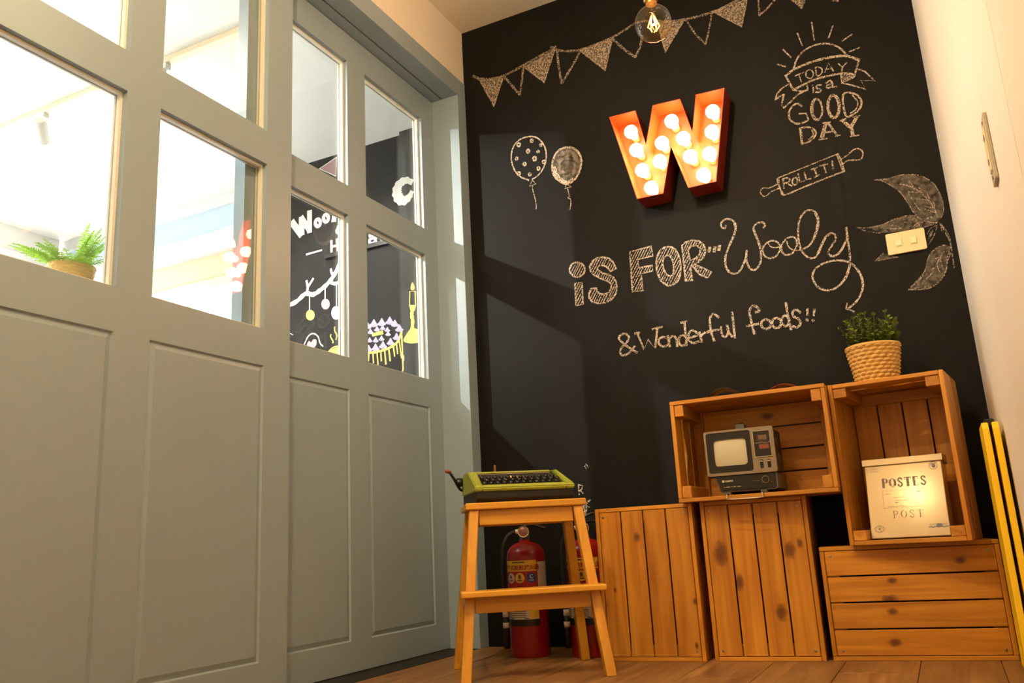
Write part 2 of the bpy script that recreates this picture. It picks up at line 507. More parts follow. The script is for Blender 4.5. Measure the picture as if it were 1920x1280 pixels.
# left wall above and beyond the sliding doors
wl = bx('wall_left', (-0.2, YB, ZT), (0.0, 0.0, H), M['cream']); struct(wl, 'cream wall strip above the sliding doors')
wl2 = bx('wall_left_return', (-0.2, YB, -0.05), (0.0, -2.20, ZT), M['cream']); struct(wl2)
# door surround: jamb, head in two halves with the running slot between them
jb = bx('trim_1', (-0.2, YT, 0.0), (0.004, -0.0005, ZH), M['door'], bev=0.0015); struct(jb, 'grey painted door jamb beside the chalkboard wall')
j2 = bx('trim_2', (-0.2, -2.20, 0.0), (0.004, -2.135, ZH), M['door'], bev=0.0015); struct(j2)
hd = bx('trim_3', (-0.073, -2.20, ZH), (0.004, -0.0005, ZT), M['door'], bev=0.0015); struct(hd, 'grey painted head board above the sliding doors')
h2 = bx('trim_4', (-0.2, -2.20, ZH), (-0.079, -0.0005, ZT), M['door'], bev=0.001); struct(h2)
h3 = bx('trim_5', (-0.079, -2.20, ZH + 0.03), (-0.073, -0.0005, ZT), M['slot']); struct(h3)
th = bx('trim_6', (-0.2, -2.135, -0.02), (-0.005, YT, 0.0015), M['slot']); struct(th, 'dark floor track under the sliding doors')

def leaf(name, xf, ya, yb, colsY, label):
    """ya = end near the back wall, yb = other end; colsY = list of (y0,y1) openings"""
    xb = xf - LT
    root = empty(name, (xf - LT / 2, (ya + yb) / 2, 0.004)); struct(root, label)
    O = Vector(root.location)
    def B(nm, lo, hi, mat, bev=0.0012):
        return bx(nm, Vector(lo) - O, Vector(hi) - O, mat, root, bev)
    zt = ZH - 0.004; zb = 0.004
    inner = [(ya, colsY[0][1])]
    for q in range(len(colsY) - 1): inner.append((colsY[q][0], colsY[q + 1][1]))
    inner.append((colsY[-1][0], yb))
    # stiles and mullion
    for q, (a, b) in enumerate(inner):
        B('stile' if q in (0, len(inner) - 1) else 'mullion', (xb, b, zb), (xf, a, zt), M['door'], 0.0)
    for (y0, y1) in colsY:
        for (z0, z1, nm) in ((zb, ZP2, 'bottom_rail'), (ZP1, Z4, 'lock_rail'), (Z3, Z2, 'middle_rail'), (Z1, zt, 'top_rail')):
            B(nm, (xb, y0, z0), (xf, y1, z1), M['door'], 0.0)
        # moulded lower panel: chamfer down to a sunk field
        i0 = 0.009; dp = 0.006
        o4 = [(xf, y0, ZP2), (xf, y1, ZP2), (xf, y1, ZP1), (xf, y0, ZP1)]
        g4 = [(xf - dp, y0 + i0 * .4, ZP2 + i0 * .4), (xf - dp, y1 - i0 * .4, ZP2 + i0 * .4), (xf - dp, y1 - i0 * .4, ZP1 - i0 * .4), (xf - dp, y0 + i0 * .4, ZP1 - i0 * .4)]
        f4 = [(xf - 0.0015, y0 + i0 * 2, ZP2 + i0 * 2), (xf - 0.0015, y1 - i0 * 2, ZP2 + i0 * 2), (xf - 0.0015, y1 - i0 * 2, ZP1 - i0 * 2), (xf - 0.0015, y0 + i0 * 2, ZP1 - i0 * 2)]
        bk = [(xb + .004, y0, ZP2), (xb + .004, y1, ZP2), (xb + .004, y1, ZP1), (xb + .004, y0, ZP1)]
        V = [Vector(p) - O for p in o4 + g4 + f4 + bk]; F = [(8, 9, 10, 11), (15, 14, 13, 12)]
        for k in range(4):
            k2 = (k + 1) % 4
            F += [(k, k2, 4 + k2, 4 + k), (4 + k, 4 + k2, 8 + k2, 8 + k), (12 + k, 12 + k2, k2, k)]
        me = mesh('panel', V, F); me.materials.append(M['door']); link('panel', me, None, root)
        for (z0, z1) in ((Z4, Z3), (Z2, Z1)):
            gx = xf - 0.029
            p = B('pane', (gx - 0.004, y0 + 0.003, z0 + 0.003), (gx, y1 - 0.003, z1 - 0.003), M['glass'], 0.0)
            p['label'] = 'clear glass pane'
            # glazing bead: one ring in front of the glass, one behind
            for (xa, xc, w) in ((gx + 0.0003, gx + 0.012, 0.0075), (gx - 0.0105, gx - 0.0043, 0.0075)):
                bm = bmesh.new()
                for (lo, hi) in (((xa, y0, z0), (xc, y1, z0 + w)), ((xa, y0, z1 - w), (xc, y1, z1)),
                                 ((xa, y0, z0 + w), (xc, y0 + w, z1 - w)), ((xa, y1 - w, z0 + w), (xc, y1, z1 - w))):
                    r = bmesh.ops.create_cube(bm, size=1)
                    for v in r['verts']:
                        v.co = Vector([lo[k] + (v.co[k] + 0.5) * (hi[k] - lo[k]) for k in range(3)]) - O
                o = bmobj('glazing_bead', bm, M['bead'], root); o['label'] = 'cream wooden glazing bead'
    return root

YBc, YCc, YDc = -0.6672, -0.5597, -0.1648
leaf('door_1', DR, YT, -1.168, [(YCc, YDc), (YBc - 0.395, YBc)], 'grey sliding door leaf next to the chalkboard wall, chalk art showing through its panes')
leaf('door_2', DL, -1.0121, -2.125, [(-1.5169, -1.1207), (-2.016, -1.6204)], 'grey sliding door leaf nearer the camera, fern showing through its glass')

# ------------------------------------------------------------------ the adjoining room seen through the panes
M['white'] = plain('white_paint', rgb(238, 236, 230), 0.6, var=0.015, scale=3)
M['pblue'] = plain('pale_blue_beam_paint', rgb(184, 203, 224), 0.6, var=0.02, scale=3)
M['tan'] = plain('cream_rail_paint', rgb(236, 218, 186), 0.5, var=0.03)
M['tan2'] = plain('tan_window_head', rgb(206, 188, 158), 0.5, var=0.03)
M['grey2'] = plain('pale_grey_cornice', rgb(212, 214, 217), 0.5, var=0.02)
M['gfloor'] = plain('grey_tile_floor', rgb(150, 146, 138), 0.5, var=0.06, scale=2)
struct(bx('floor_adjoining', (FX - 0.1, -3.2, -0.06), (-0.21, 0.95, 0.0), M['gfloor']))
struct(bx('ceiling_adjoining', (FX - 0.1, -3.2, H), (-0.2, 0.95, H + 0.1), M['white']), 'white ceiling of the adjoining cafe room')
wc = struct(bx('wall_adjoining_back', (-1.78, FY, -0.05), (-0.2, FY + 0.12, H), M['board2']), 'dark chalkboard wall of the adjoining room seen through the door panes')
struct(bx('wall_adjoining_front', (FX - 0.1, -3.3, -0.05), (-0.2, -3.2, H), M['white']))
struct(bx('wall_adjoining_right', (-0.2, 0.0, -0.05), (-0.001, 0.95, H), M['board']))
# shallow black picture rail on the chalk wall
pa, pb = onY(612, 481, FY), onY(736, 453, FY)
r_ = bx('picture_rail', (pa.x, FY - 0.022, pb.z - 0.012), (pb.x + 0.05, FY, pb.z + 0.012), M['black']); 
r_.parent = wc; r_.matrix_parent_inverse = Matrix.Translation(-Vector(wc.location)); r_['label'] = 'narrow black picture rail'
pp = onY(750, 320, FY - 0.035)
r_ = bx('pilaster', (pp.x, FY - 0.035, 0), (-0.21, FY - 0.0005, H - 0.001), M['board2']); r_.parent = wc; r_.matrix_parent_inverse = Matrix.Translation(-Vector(wc.location))

def window_wall(name, axis, v, a0, a1, z0, z1, n, label, deep=0.08):
    """a glazed front: bars and panes in the plane axis=v, from a0 to a1, sill z0 head z1"""
    def P(a, d, z): return (a, v + d, z) if axis == 'y' else (v - d, a, z)
    c = P((a0 + a1) / 2, 0, z0); root = empty(name, c); struct(root, label); O = Vector(c)
    def B(nm, lo, hi, mat):
        l = Vector([min(p, q) for p, q in zip(lo, hi)]) - O; h = Vector([max(p, q) for p, q in zip(lo, hi)]) - O
        return bx(nm, l, h, mat, root)
    B('sill_rail', P(a0, 0, z0), P(a1, deep, z0 + 0.07), M['white']); B('head_rail', P(a0, 0, z1 - 0.07), P(a1, deep, z1), M['tan'])
    st = (a1 - a0) / n
    for k in range(n + 1):
        a = a0 + st * k
        B('window_bar', P(a - 0.025, 0, z0 + 0.07), P(a + 0.025, deep, z1 - 0.07), M['white'])
    for k in range(n):
        B('pane', P(a0 + st * k + 0.025, deep * .5, z0 + 0.07), P(a0 + st * (k + 1) - 0.025, deep * .5 + 0.005, z1 - 0.07), M['glass'])
    return root
window_wall('window_1', 'y', 0.72, FX, -1.80, 0.5, 2.06, 3, 'bright glazed front of the adjoining room')
window_wall('window_2', 'x', FX, -3.1, 0.66, 0.6, 2.16, 5, 'bright street window of the adjoining room')
struct(bx('wall_adjoining_sill', (FX - 0.1, 0.72, -0.05), (-1.78, 0.80, 0.5), M['white']))
struct(bx('wall_adjoining_left', (FX - 0.1, -3.2, -0.05), (FX, 0.72, 0.6), M['white']))
struct(bx('trim_7', (FX, 0.70, 2.06), (-1.78, 0.82, 2.20), M['tan2']))
struct(bx('trim_8', (FX, 0.66, 2.20), (-1.78, 0.84, 2.33), M['grey2']))
struct(bx('trim_9', (FX, 0.70, 2.33), (-1.78, 0.86, 2.50), M['pblue']), 'pale blue beam above the adjoining windows')
struct(bx('trim_10', (FX, 0.68, 2.50), (-1.78, 0.86, H - 0.0005), M['grey2']))
struct(bx('trim_11', (FX - 0.08, -3.2, 2.16), (FX + 0.02, 0.66, 2.30), M['tan2']))
struct(bx('trim_12', (FX - 0.08, -3.2, 2.30), (FX + 0.05, 0.66, 2.40), M['grey2']))
struct(bx('trim_13', (FX - 0.08, -3.2, 2.40), (FX + 0.01, 0.66, H - 0.0005), M['white']))

# ceiling track with spot heads
tr = empty('ceiling_track', (-1.9, -0.53, H)); tag(tr, 'long white lighting track on the ceiling beyond the glass', 'lighting track')
bx('rail', (-1.7, -0.017, -0.030), (1.65, 0.017, -0.0005), M['tan'], tr, 0.003)
for s in (-1.7, 1.65): bx('end_cap', (s - 0.012, -0.02, -0.034), (s + 0.012, 0.02, -0.0005), M['white'], tr, 0.002)
tr2 = copy_tree(tr); tr2.location = (-1.9, -1.8, H); tag(tr2, 'white lighting track on the adjoining ceiling nearer the entrance', 'lighting track')
def track_spot(loc, aim, power, label, color=(1.0, 0.93, 0.82), angle=80, blend=0.6):
    root = empty('track_spotlight', loc)
    tag(root, label, 'spotlight', 'spotlights on the ceiling tracks')
    bx('adapter', (-0.03, -0.016, -0.028), (0.03, 0.016, 0.0), M['white'], root, 0.003)
    lathe('stem', [(0.0, -0.03), (0.012, -0.03), (0.012, -0.075), (0.0, -0.075)], M['white'], root, n=12)
    d = (Vector(aim) - Vector(loc)).normalized(); q = d.to_track_quat('Z', 'Y').to_euler()
    hc = Vector((0, 0, -0.095))
    lathe('head', [(0.0, -0.06), (0.026, -0.06), (0.032, -0.05), (0.034, 0.055), (0.031, 0.055), (0.029, -0.02), (0.0, -0.02)], M['white'], root, hc, q, n=20)
    lathe('lens', [(0.0, 0.02), (0.0285, 0.02), (0.0285, 0.012), (0.0, 0.012)], emitter('spot_lens_glow', (1.0, 0.9, 0.75, 1), 6.0), root, hc, q, n=20)
    l = lamp('spot_light', 'SPOT', hc + d * 0.06, power, color, root, 0.02, angle=angle, blend=blend)
    l.rotation_euler = d.to_track_quat('-Z', 'Y').to_euler()
    return root
z0 = H - 0.030
tl = onZ(66, 208, z0)
track_spot((tl.x, -0.53, z0), (tl.x - 0.9, 0.5, 1.5), SPOT_W * 0.5, 'white spotlight hanging from the track above the fern')
track_spot((-1.55, -1.8, z0), (0.02, -0.05, 1.45), SPOT_W * 4.6, 'white spotlight aimed through the door panes', angle=38, blend=0.5)
track_spot((-1.25, -0.53, z0), (-1.0, 0.64, 1.4), SPOT_W * 1.5, 'white spotlight aimed at the adjoining chalk wall')
track_spot((-0.95, -1.8, z0), (-0.18, -1.1, 1.5), SPOT_W * 0.6, 'white spotlight added to brighten the sliding door leaves', angle=60)  # added spot, brightens the leaf edge and the beads
track_spot(tuple(KEY_POS), (1.0, 0.0, 1.0), KEY_W, 'white spotlight on the ceiling aimed at the chalkboard letter', WARM, 86, 0.9)
tr3_ = copy_tree(tr); tr3_.location = (0.88 - 0.0, -2.0, H); tr3_.rotation_euler = (0, 0, PI / 2); tag(tr3_, 'white lighting track on the ceiling above the photographer', 'lighting track')

# ================================================================== CHALK ON THE BLACK WALL (parts of the wall)
# bunting
SZ = 1920 / 450
D = Drawing(860, 0, SZ)
D.line('118,608 160,628 250,632 365,605 515,525 650,450 770,385', 16)
D.line('775,395 850,410 970,400 1100,355 1230,300 1330,240 1430,180 1560,168 1700,172 1820,155 1940,125 2020,102 2130,55 2270,-20', 15)
D.lines(14, '740,375 790,398', '745,398 780,372', smooth=False)
D.lines(15, '365,612 430,690 490,758', '490,758 508,640 520,530', '788,405 800,520 826,668', '826,668 900,545 968,420',
        '1235,315 1330,400 1415,460', '1415,460 1450,380 1470,290', smooth=True)
tris = ['165,640 355,630 285,850', '525,540 770,400 685,660', '975,410 1230,315 1175,565', '1590,185 1800,170 1655,420']
for t in tris: D.line(t, 15, smooth=False, closed=True)
# further pennants, traced in the neighbouring window
D.ox = 1260
D.lines(14, '115,165 190,275 270,355', '270,355 300,220 320,95', '690,-25 700,125', '700,125 760,70 840,-20', '1280,4 1330,8', smooth=True)
tr3 = ['325,95 605,-8 560,218', '900,-45 1085,-45 1040,70']
for t in tr3: D.line(t, 14, smooth=False, closed=True)
D.ox = 860
D.done('chalk_bunting', M['chalkdim'], wb, 'chalk string of bunting flags along the top')
D = Drawing(860, 0, SZ)
for t in tris: 
    D.fill(t)
    for s in hatch([parse(t)], 30, -80, 15, 0.4): D.line(s, 8, smooth=False)
D.ox = 1260
for t in tr3:
    D.fill(t)
    for s in hatch([parse(t)], 50, -80, 15, 0.4): D.line(s, 8, smooth=False)
D.done('chalk_flag_fill', M['chalkfill'], wb, 'scribbled chalk fill of every other flag')

# balloons
D = Drawing(930, 220, 6.4)
D.line('395,755 300,715 235,650 195,560 185,470 200,380 240,310 310,255 400,232 480,240 545,290 590,365 605,460 590,560 545,650 490,710 430,745', 15)
for (x, y, r) in ((275, 330, 28), (430, 282, 25), (540, 332, 22), (387, 407, 28), (506, 410, 22), (250, 495, 24), (465, 497, 31), (575, 535, 26), (345, 560, 26), (512, 615, 25), (275, 675, 26), (408, 685, 24)):
    D.line(ell(x, y, r * .62, r * .72), r * 0.62, closed=True)
D.line('440,755 480,798 400,830', 11, smooth=False, closed=True)
D.line('440,825 445,880 470,970 485,1060 480,1110', 9)
D.done('chalk_balloon', M['chalk'], wb, 'chalk balloon with polka dots')
D = Drawing(930, 220, 6.4)
b2 = '850,800 770,770 705,710 675,620 680,540 710,450 770,385 850,362 930,372 990,420 1022,490 1022,580 990,680 930,760'
D.line(b2, 20, closed=True)
D.line('850,800 905,835 825,855', 11, smooth=False, closed=True)
D.line('862,860 872,905 880,950 865,965 895,980 900,1030 895,1070 888,1110', 9)
D.line('700,600 725,690 790,760 860,785 920,750', 40)
D.done('chalk_balloon', M['chalk'], wb, 'chalk balloon shaded all over')
D = Drawing(930, 220, 6.4); D.fill(b2, True)
D.line('760,480 830,420 930,440 965,540 930,650 850,690 770,640 750,560 790,500 870,480', 45)
D.done('chalk_balloon_fill', M['chalkhaze'], wb, 'smudged chalk shading')

# "iS FOR"
D = Drawing(1040, 380, 1862 / 320)
sh = {}
sh['idot'] = [ell(247, 730, 84, 80)]
sh['i'] = [parse('222,878 300,870 312,1110 235,1125')]
sS = parse('675,720 640,650 590,605 530,595 460,600 410,640 382,700 392,745 430,790 500,825 570,850 615,885 618,935 590,980 540,1000 490,990 462,962 460,932 400,935 375,985 378,1040 410,1080 480,1100 560,1090 630,1050 670,990 683,920 670,860 640,812 590,785 520,765 475,732 465,708 490,686 540,686 580,710 610,750')
sh['S'] = [sS]
sh['F'] = [parse('820,535 1055,475 1072,580 910,620 920,710 1068,683 1070,745 945,775 965,960 850,972')]
sh['O'] = [parse('1245,480 1310,505 1355,580 1375,670 1372,780 1340,860 1270,902 1215,895 1155,840 1120,750 1110,650 1130,560 1175,500'),
           parse('1240,575 1280,615 1300,690 1295,765 1270,800 1225,785 1190,720 1180,650 1200,595')]
sh['R'] = [parse('1390,465 1430,430 1510,407 1580,420 1630,465 1648,530 1625,600 1570,650 1530,672 1715,760 1670,822 1580,780 1497,682 1482,692 1505,850 1430,855'),
           parse('1455,520 1490,475 1550,470 1590,505 1585,560 1540,605 1480,630')]
for k, polys in sh.items():
    for i, p in enumerate(polys): D.line(p, 15, smooth=k in ('idot', 'O'), closed=True)
    for s in hatch(polys, 52, -105, 25, 0.15): D.line(s, 9, smooth=False)
for x, y in ((1690, 515), (1745, 512), (1797, 495)): D.line([(x - 6, y + 22), (x + 4, y - 26)], 26, smooth=False)
D.done('chalk_lettering', M['chalk'], wb, 'hatched chalk block letters reading iS FOR')

# "Wooly"
D = Drawing(1320, 380, 1862 / 320)
D.line('240,250 225,280 190,260 190,220 225,185 270,178 320,200 350,260 330,350 285,450 245,550 230,640 245,710 290,765 340,775 390,745 430,670 460,590 465,520', 20)
D.line('335,230 345,290 325,360 285,450', 22); D.line('240,600 235,690 270,755', 20)
D.line('462,540 465,620 490,700 535,735 580,715 620,640 620,540 600,450 565,360 540,290 560,240 610,215 650,220 665,250 650,275', 19)
D.line('545,300 580,390 615,480', 22)
D.line('740,415 690,435 645,490 645,550 680,595 730,605 790,580 828,520 825,460 790,425', 17, closed=True)
D.line('700,430 715,470 770,490 830,480 852,455', 12)
D.line('955,372 900,395 855,450 845,510 870,560 910,570 970,545 1010,480 1010,410 985,380', 17, closed=True)
D.line('905,420 915,465 950,505 1010,520 1080,508', 12)
D.line('1080,510 1150,465 1200,390 1240,280 1250,190 1220,110 1165,82 1110,95 1055,160 1030,260 1030,380 1055,500 1100,570 1160,605 1215,595 1250,550 1290,450 1330,375 1380,335 1425,345 1435,400 1400,460 1360,530 1375,575 1430,580 1490,530 1540,440 1560,360 1552,272', 18)
D.line('1215,110 1242,180 1235,280 1205,380', 26); D.line('1240,560 1290,450 1330,375 1380,335', 24); D.line('1380,580 1430,580 1490,530 1540,440', 22)
D.line('1552,270 1570,400 1590,560 1590,690 1560,790 1500,880 1420,940 1330,955 1250,925 1200,860 1185,790 1220,720 1300,665 1400,635 1500,632 1590,655 1660,710 1715,800 1735,900 1710,1000 1660,1080 1580,1150', 19)
D.line('1590,690 1560,790 1510,870', 24); D.line('1660,710 1715,800 1735,890', 22)
D.lines(14, '1565,1090 1550,1155', '1550,1155 1640,1190', smooth=False)
D.done('chalk_lettering', M['chalk'], wb, 'looping chalk script reading Wooly with an arrow')

# "& Wonderful foods!!"
D = Drawing(1140, 560, 1920 / 420)
w = 17
D.line('250,460 200,430 130,380 95,340 110,310 150,300 180,330 160,375 110,430 105,465 130,485 180,465 230,405', w)
D.lines(w, '232,297 275,288', '255,300 310,435 345,350 405,425 425,245', '380,262 465,240', smooth=False)
D.line(ell(478, 368, 44, 40), w, closed=True)
D.line('515,315 532,410', w); D.line('520,350 558,318 585,345 595,408', w)
D.line(ell(640, 358, 34, 44), w, closed=True); D.lines(w, '655,195 676,400', '625,206 675,194', smooth=False)
D.line('700,335 765,312 750,282 715,275 690,310 695,355 730,380 780,365', w)
D.line('785,285 805,370', w); D.line('795,320 828,292 862,286', w)
D.line('910,360 880,260 875,170 905,130 950,160', w); D.line('860,280 955,265', w)
D.line('970,240 980,310 1010,325 1030,290 1020,225', w); D.line('1022,230 1038,290 1066,325', w); D.line('1065,115 1088,335', w)
D.line('1255,300 1230,200 1215,110 1240,62 1275,70 1300,105 1265,115', w); D.line('1190,235 1290,215', w)
D.line(ell(1355, 218, 42, 40), w, closed=True); D.line(ell(1445, 208, 38, 44), w, closed=True)
D.line(ell(1520, 190, 34, 44), w, closed=True); D.line('1525,35 1545,160 1570,265', w)
D.line('1650,120 1620,95 1585,110 1590,150 1635,175 1650,215 1620,245 1585,235', w)
D.lines(15, '1708,85 1708,140', '1770,90 1765,145'); D.line(ell(1708, 182, 9, 9, n=8), 8, closed=True); D.line(ell(1758, 187, 9, 9, n=8), 8, closed=True)
D.done('chalk_lettering', M['chalk'], wb, 'chalk handwriting reading & Wonderful foods!!')

# "TODAY is a GOOD DAY"
D = Drawing(1400, 20, 1280 / 280)
D.lines(11, '265,460 335,482', '312,335 380,400', '435,195 478,302', '557,100 580,255', '740,128 702,236', '905,203 815,265', '970,318 876,354', smooth=False)
D.line('405,495 425,430 470,365 540,315 620,288 700,285 770,305 825,345 855,385', 14)
D.line('335,560 400,510 520,455 650,415 760,395 860,390 965,425', 20)
D.line('965,425 940,500 925,560 905,580', 13); D.line('400,680 470,645 560,600 700,560 820,540 900,545 925,560', 17); D.line('335,560 400,680', 15)
D.lines(12, '400,680 470,692 525,680', '525,680 515,625', smooth=True)
D.lines(13, '525,680 440,720 380,780 320,835', '360,632 300,670 260,720 245,768', smooth=True)
D.lines(13, '320,835 300,810 320,720', '245,768 280,740 320,720', smooth=False)
D.lines(12, '810,545 815,620 905,580', '950,500 1010,520 1100,605 980,600 1020,675 900,640 820,620', smooth=False)
for s in hatch([parse('815,545 905,550 900,580 830,610')], 30, -20, 12): D.line(s, 7, smooth=False)
D.lines(10, '415,560 490,530', '450,548 470,615', '670,530 700,450 745,520', '680,505 735,495', '785,455 822,485 860,445', '822,485 815,520', smooth=False)
D.line(ell(540, 545, 32, 37), 10, closed=True); D.line('590,488 605,560 645,535 640,495 592,484', 10)
D.line('570,658 572,705', 13); D.line('563,641 568,643', 13)
D.line('640,640 605,640 600,665 635,680 625,700 592,700', 13); D.line('680,625 715,600 735,625 740,655 775,650', 13); D.line('735,630 690,640 688,665 730,655', 13)
D.line('475,820 430,798 385,830 362,880 375,940 430,970 490,960 530,935', 15); D.line('530,935 510,880 450,885', 13, smooth=False)
D.line(ell(600, 848, 48, 92, -0.05), 14, closed=True); D.line(ell(606, 846, 38, 84, -0.05), 8, closed=True)
D.line(ell(745, 822, 48, 96, -0.05), 24, closed=True)
D.line('828,720 850,900 920,885 975,830 982,770 930,715', 15, closed=True); D.line('905,725 950,780 940,840 890,880', 10)
D.line('460,1005 475,1140', 20); D.line('460,1005 530,1000 580,1020 592,1065 540,1120 475,1142', 15); D.line('555,1020 572,1065 530,1105', 9)
D.lines(28, '680,962 642,1100'); D.lines(15, '697,962 780,1075', '660,1045 740,1035'); D.lines(10, '620,1107 692,1096', '758,1080 806,1066', '650,966 718,956')
D.lines(24, '818,940 882,995', '945,912 900,990', '893,985 912,1072'); D.lines(10, '800,946 852,926', '912,913 975,900', '888,1080 962,1068')
D.done('chalk_lettering', M['chalk'], wb, 'chalk rising sun and ribbon reading TODAY is a GOOD DAY')

# rolling pin
D = Drawing(1400, 260, 8)
D.lines(15, '480,585 1350,235', smooth=False); D.lines(22, '1365,225 1420,340 1465,490', '530,835 600,835 900,710 1200,590 1465,490', '455,600 490,720 530,830')
D.lines(16, '1350,240 1440,480', '480,590 500,735 560,838', '470,680 340,740 250,740 205,790 225,840 280,865 380,790 490,745')
D.lines(18, '1415,310 1520,240 1600,170 1680,150 1740,200 1735,280 1680,320 1530,325 1450,375')
w = 22
D.lines(w, '545,605 560,745', '590,660 680,710', '770,525 800,655 865,635', '865,500 895,615 965,600', '965,465 1060,435', '1020,455 1055,570', '1015,580 1095,545', '1095,410 1215,380', '1155,395 1190,510', '1285,335 1290,410', smooth=False)
D.line('545,605 610,590 650,615 620,660 560,670', w); D.line(ell(725, 640, 38, 56, 0.2), w, closed=True); D.line(ell(1300, 450, 12, 10, n=8), 14, closed=True)
D.done('chalk_rolling_pin', M['chalk'], wb, 'chalk rolling pin lettered ROLL IT!')

# leaves around the switch
D = Drawing(1590, 310, 5.12)
L1 = '255,140 370,130 500,95 620,88 720,110 820,175 880,270 915,370 915,450 895,500'; L1b = '255,140 340,155 480,240 560,340 630,450 700,520 780,545 860,550'
D.lines(10, L1, L1b)
D.lines(13, '500,180 590,200 680,250 760,320 830,420 860,500')
D.lines(10, '590,150 625,205', '680,210 710,265', '755,260 785,330', '820,355 832,410', '580,255 690,262', '660,320 770,335', '735,395 820,410', '740,420 850,460', '580,270 640,360 700,450')
D.lines(10, '85,595 180,600 330,570 450,515 560,485 640,485 690,510', '85,595 150,625 250,645 310,650', '860,550 780,580 700,600', '370,605 450,612 520,600', '410,580 460,575', '540,545 575,552', '610,610 660,560 720,545', '640,605 690,560', '690,570 690,600')
D.lines(10, '855,575 800,600 760,660', '855,580 835,650 800,720 770,760', '795,640 770,720', '815,620 790,690', '885,560 905,640')
D.lines(11, '875,550 930,640 980,740 1000,850 1020,990', '890,560 950,640 990,740')
L4 = '985,790 930,765 860,790 800,840 760,920 735,1020 660,1110 580,1195'; L4b = '985,790 955,880 950,970 920,1060 850,1140 750,1185 580,1195'
D.lines(11, L4, L4b, '970,850 985,845 950,930', '580,1195 680,1175 790,1160', '640,1150 720,1060')
D.lines(11, '930,810 860,930 800,1040 710,1135', '875,880 800,915', '880,880 910,1000', '850,950 880,1030', '800,1005 825,985')
D.line([(768, 515), (800, 500)], 34, smooth=False)
D.lines(9, '260,920 310,870 345,840', '260,920 340,905 480,880')
D.done('chalk_leaves', M['chalkdim'], wb, 'chalk sprig of leaves around the wall switch')
D = Drawing(1590, 310, 5.12)
D.fill(parse(L1) + parse(L1b)[::-1][:-1]); D.fill(parse(L4) + parse(L4b)[::-1][1:-1]); D.fill('200,600 330,570 450,515 560,485 640,485 700,520 860,552 700,600 500,640 310,645')
D.fill('260,920 330,850 380,850 480,880')
D.done('chalk_leaf_shading', M['chalkhaze'], wb, 'smudged chalk shading inside the leaves')

# small marks low on the wall behind the stool
D = Drawing(830, 850, 6.4)
D.lines(11, '1630,370 1640,495', '1630,375 1680,385 1670,430 1635,440', '1650,440 1690,480', '1690,610 1770,555', '1770,558 1720,618 1765,640 1690,628', '1690,655 1727,650 1720,750', '1705,670 1712,740', smooth=False)
D.lines(11, '1705,150 1730,190', '1720,125 1752,165', smooth=False)
D.line([(1678, 632), (1692, 628)], 26, smooth=False)
D.done('chalk_doodle', M['chalk'], wb, 'small chalk letter R and doodle behind the stool')

# ------------------------------------------------------------------ chalk on the adjoining wall
def chalkcol(n, r, g, b, **k): return chalk(n, rgb(r, g, b), **k)
M['cw'] = chalkcol('far_white_chalk', 236, 232, 224, lo=0.2, hi=0.4, base=0.5)
M['cy'] = chalkcol('yellow_chalk', 228, 204, 120, lo=0.2, hi=0.45, base=0.55)
M['cp'] = chalkcol('pink_chalk', 240, 168, 176, lo=0.2, hi=0.45, base=0.55)
M['cl'] = chalkcol('lilac_chalk', 196, 186, 214, lo=0.2, hi=0.45, base=0.5)
M['cb'] = chalkcol('rose_brown_chalk', 170, 140, 138, lo=0.25, hi=0.55, base=0.4)
PF = FY - 0.036
D = Drawing(520, 340, 6.4, FY)
D.lines(58, '178,490 288,640', '292,632 290,440', '290,440 385,585', '388,600 388,365', smooth=False)
D.line(ell(487, 497, 30, 42), 34, closed=True); D.line(ell(585, 442, 30, 42), 34, closed=True); D.lines(46, '690,385 680,472'); D.lines(30, '735,545 715,605 745,610')
D.lines(16, '350,877 535,825', smooth=False)
D.done('chalk_lettering', M['cw'], wc, 'thick white letters reading Wool')
D = Drawing(520, 340, 6.4, FY)
D.lines(24, '650,712 652,845', '716,692 726,832', '652,785 722,768', smooth=False)
D.done('chalk_lettering', M['cp'], wc, 'pink letter H')
D = Drawing(520, 340, 6.4, FY)
D.line('1105,655 1145,640 1175,670 1182,728', 26); D.line('1175,680 1120,690 1105,725 1140,745 1178,718', 24); D.line(ell(1250, 695, 7, 7, n=8), 12, closed=True)
D.done('chalk_lettering', M['cw'], wc, 'white letter a')
D = Drawing(520, 520, 6.4, FY)
D.line('100,352 230,290 340,195 430,205 520,150 620,60 690,-42 760,-180', 42); D.lines(24, '352,185 366,120 352,42', '366,120 432,15', '645,-100 655,-50 690,-15'); D.lines(32, '640,55 690,75 760,50')
D.lines(10, '388,220 388,392', '575,130 575,258', '712,90 712,345', smooth=False)
D.done('chalk_branch', M['cw'], wc, 'white chalk branch with hanging strings')
for (x, y, rx, ry, m, l) in ((397, 452, 52, 63, 'cy', 'yellow chalk bauble'), (580, 320, 51, 64, 'cp', 'pink chalk bauble'), (705, 425, 58, 82, 'cl', 'lilac chalk bauble')):
    D = Drawing(520, 520, 6.4, FY); D.fill(ell(x, y, rx, ry)); D.done('chalk_bauble', M[m], wc, l)
D = Drawing(520, 520, 6.4, FY)
D.line('325,800 370,710 430,672 490,710 515,790 550,825', 12); D.line('120,665 150,668 190,690', 6)
D.done('chalk_doodle', M['cw'], wc, 'white chalk teapot outline')
D = Drawing(520, 520, 6.4, FY); D.fill('355,810 380,762 408,778 430,745 468,748 470,800 440,840 370,835', True); D.done('chalk_heart', M['cp'], wc, 'pink chalk heart')
D = Drawing(520, 520, 6.4, FY)
D.lines(12, '645,685 640,710 672,770 665,785', '690,595 690,640 715,690 705,745', '615,890 680,835 760,822')
D.fill('620,890 690,845 760,835 760,930 640,920')
D.done('chalk_cup', M['cy'], wc, 'yellow chalk cup with steam')
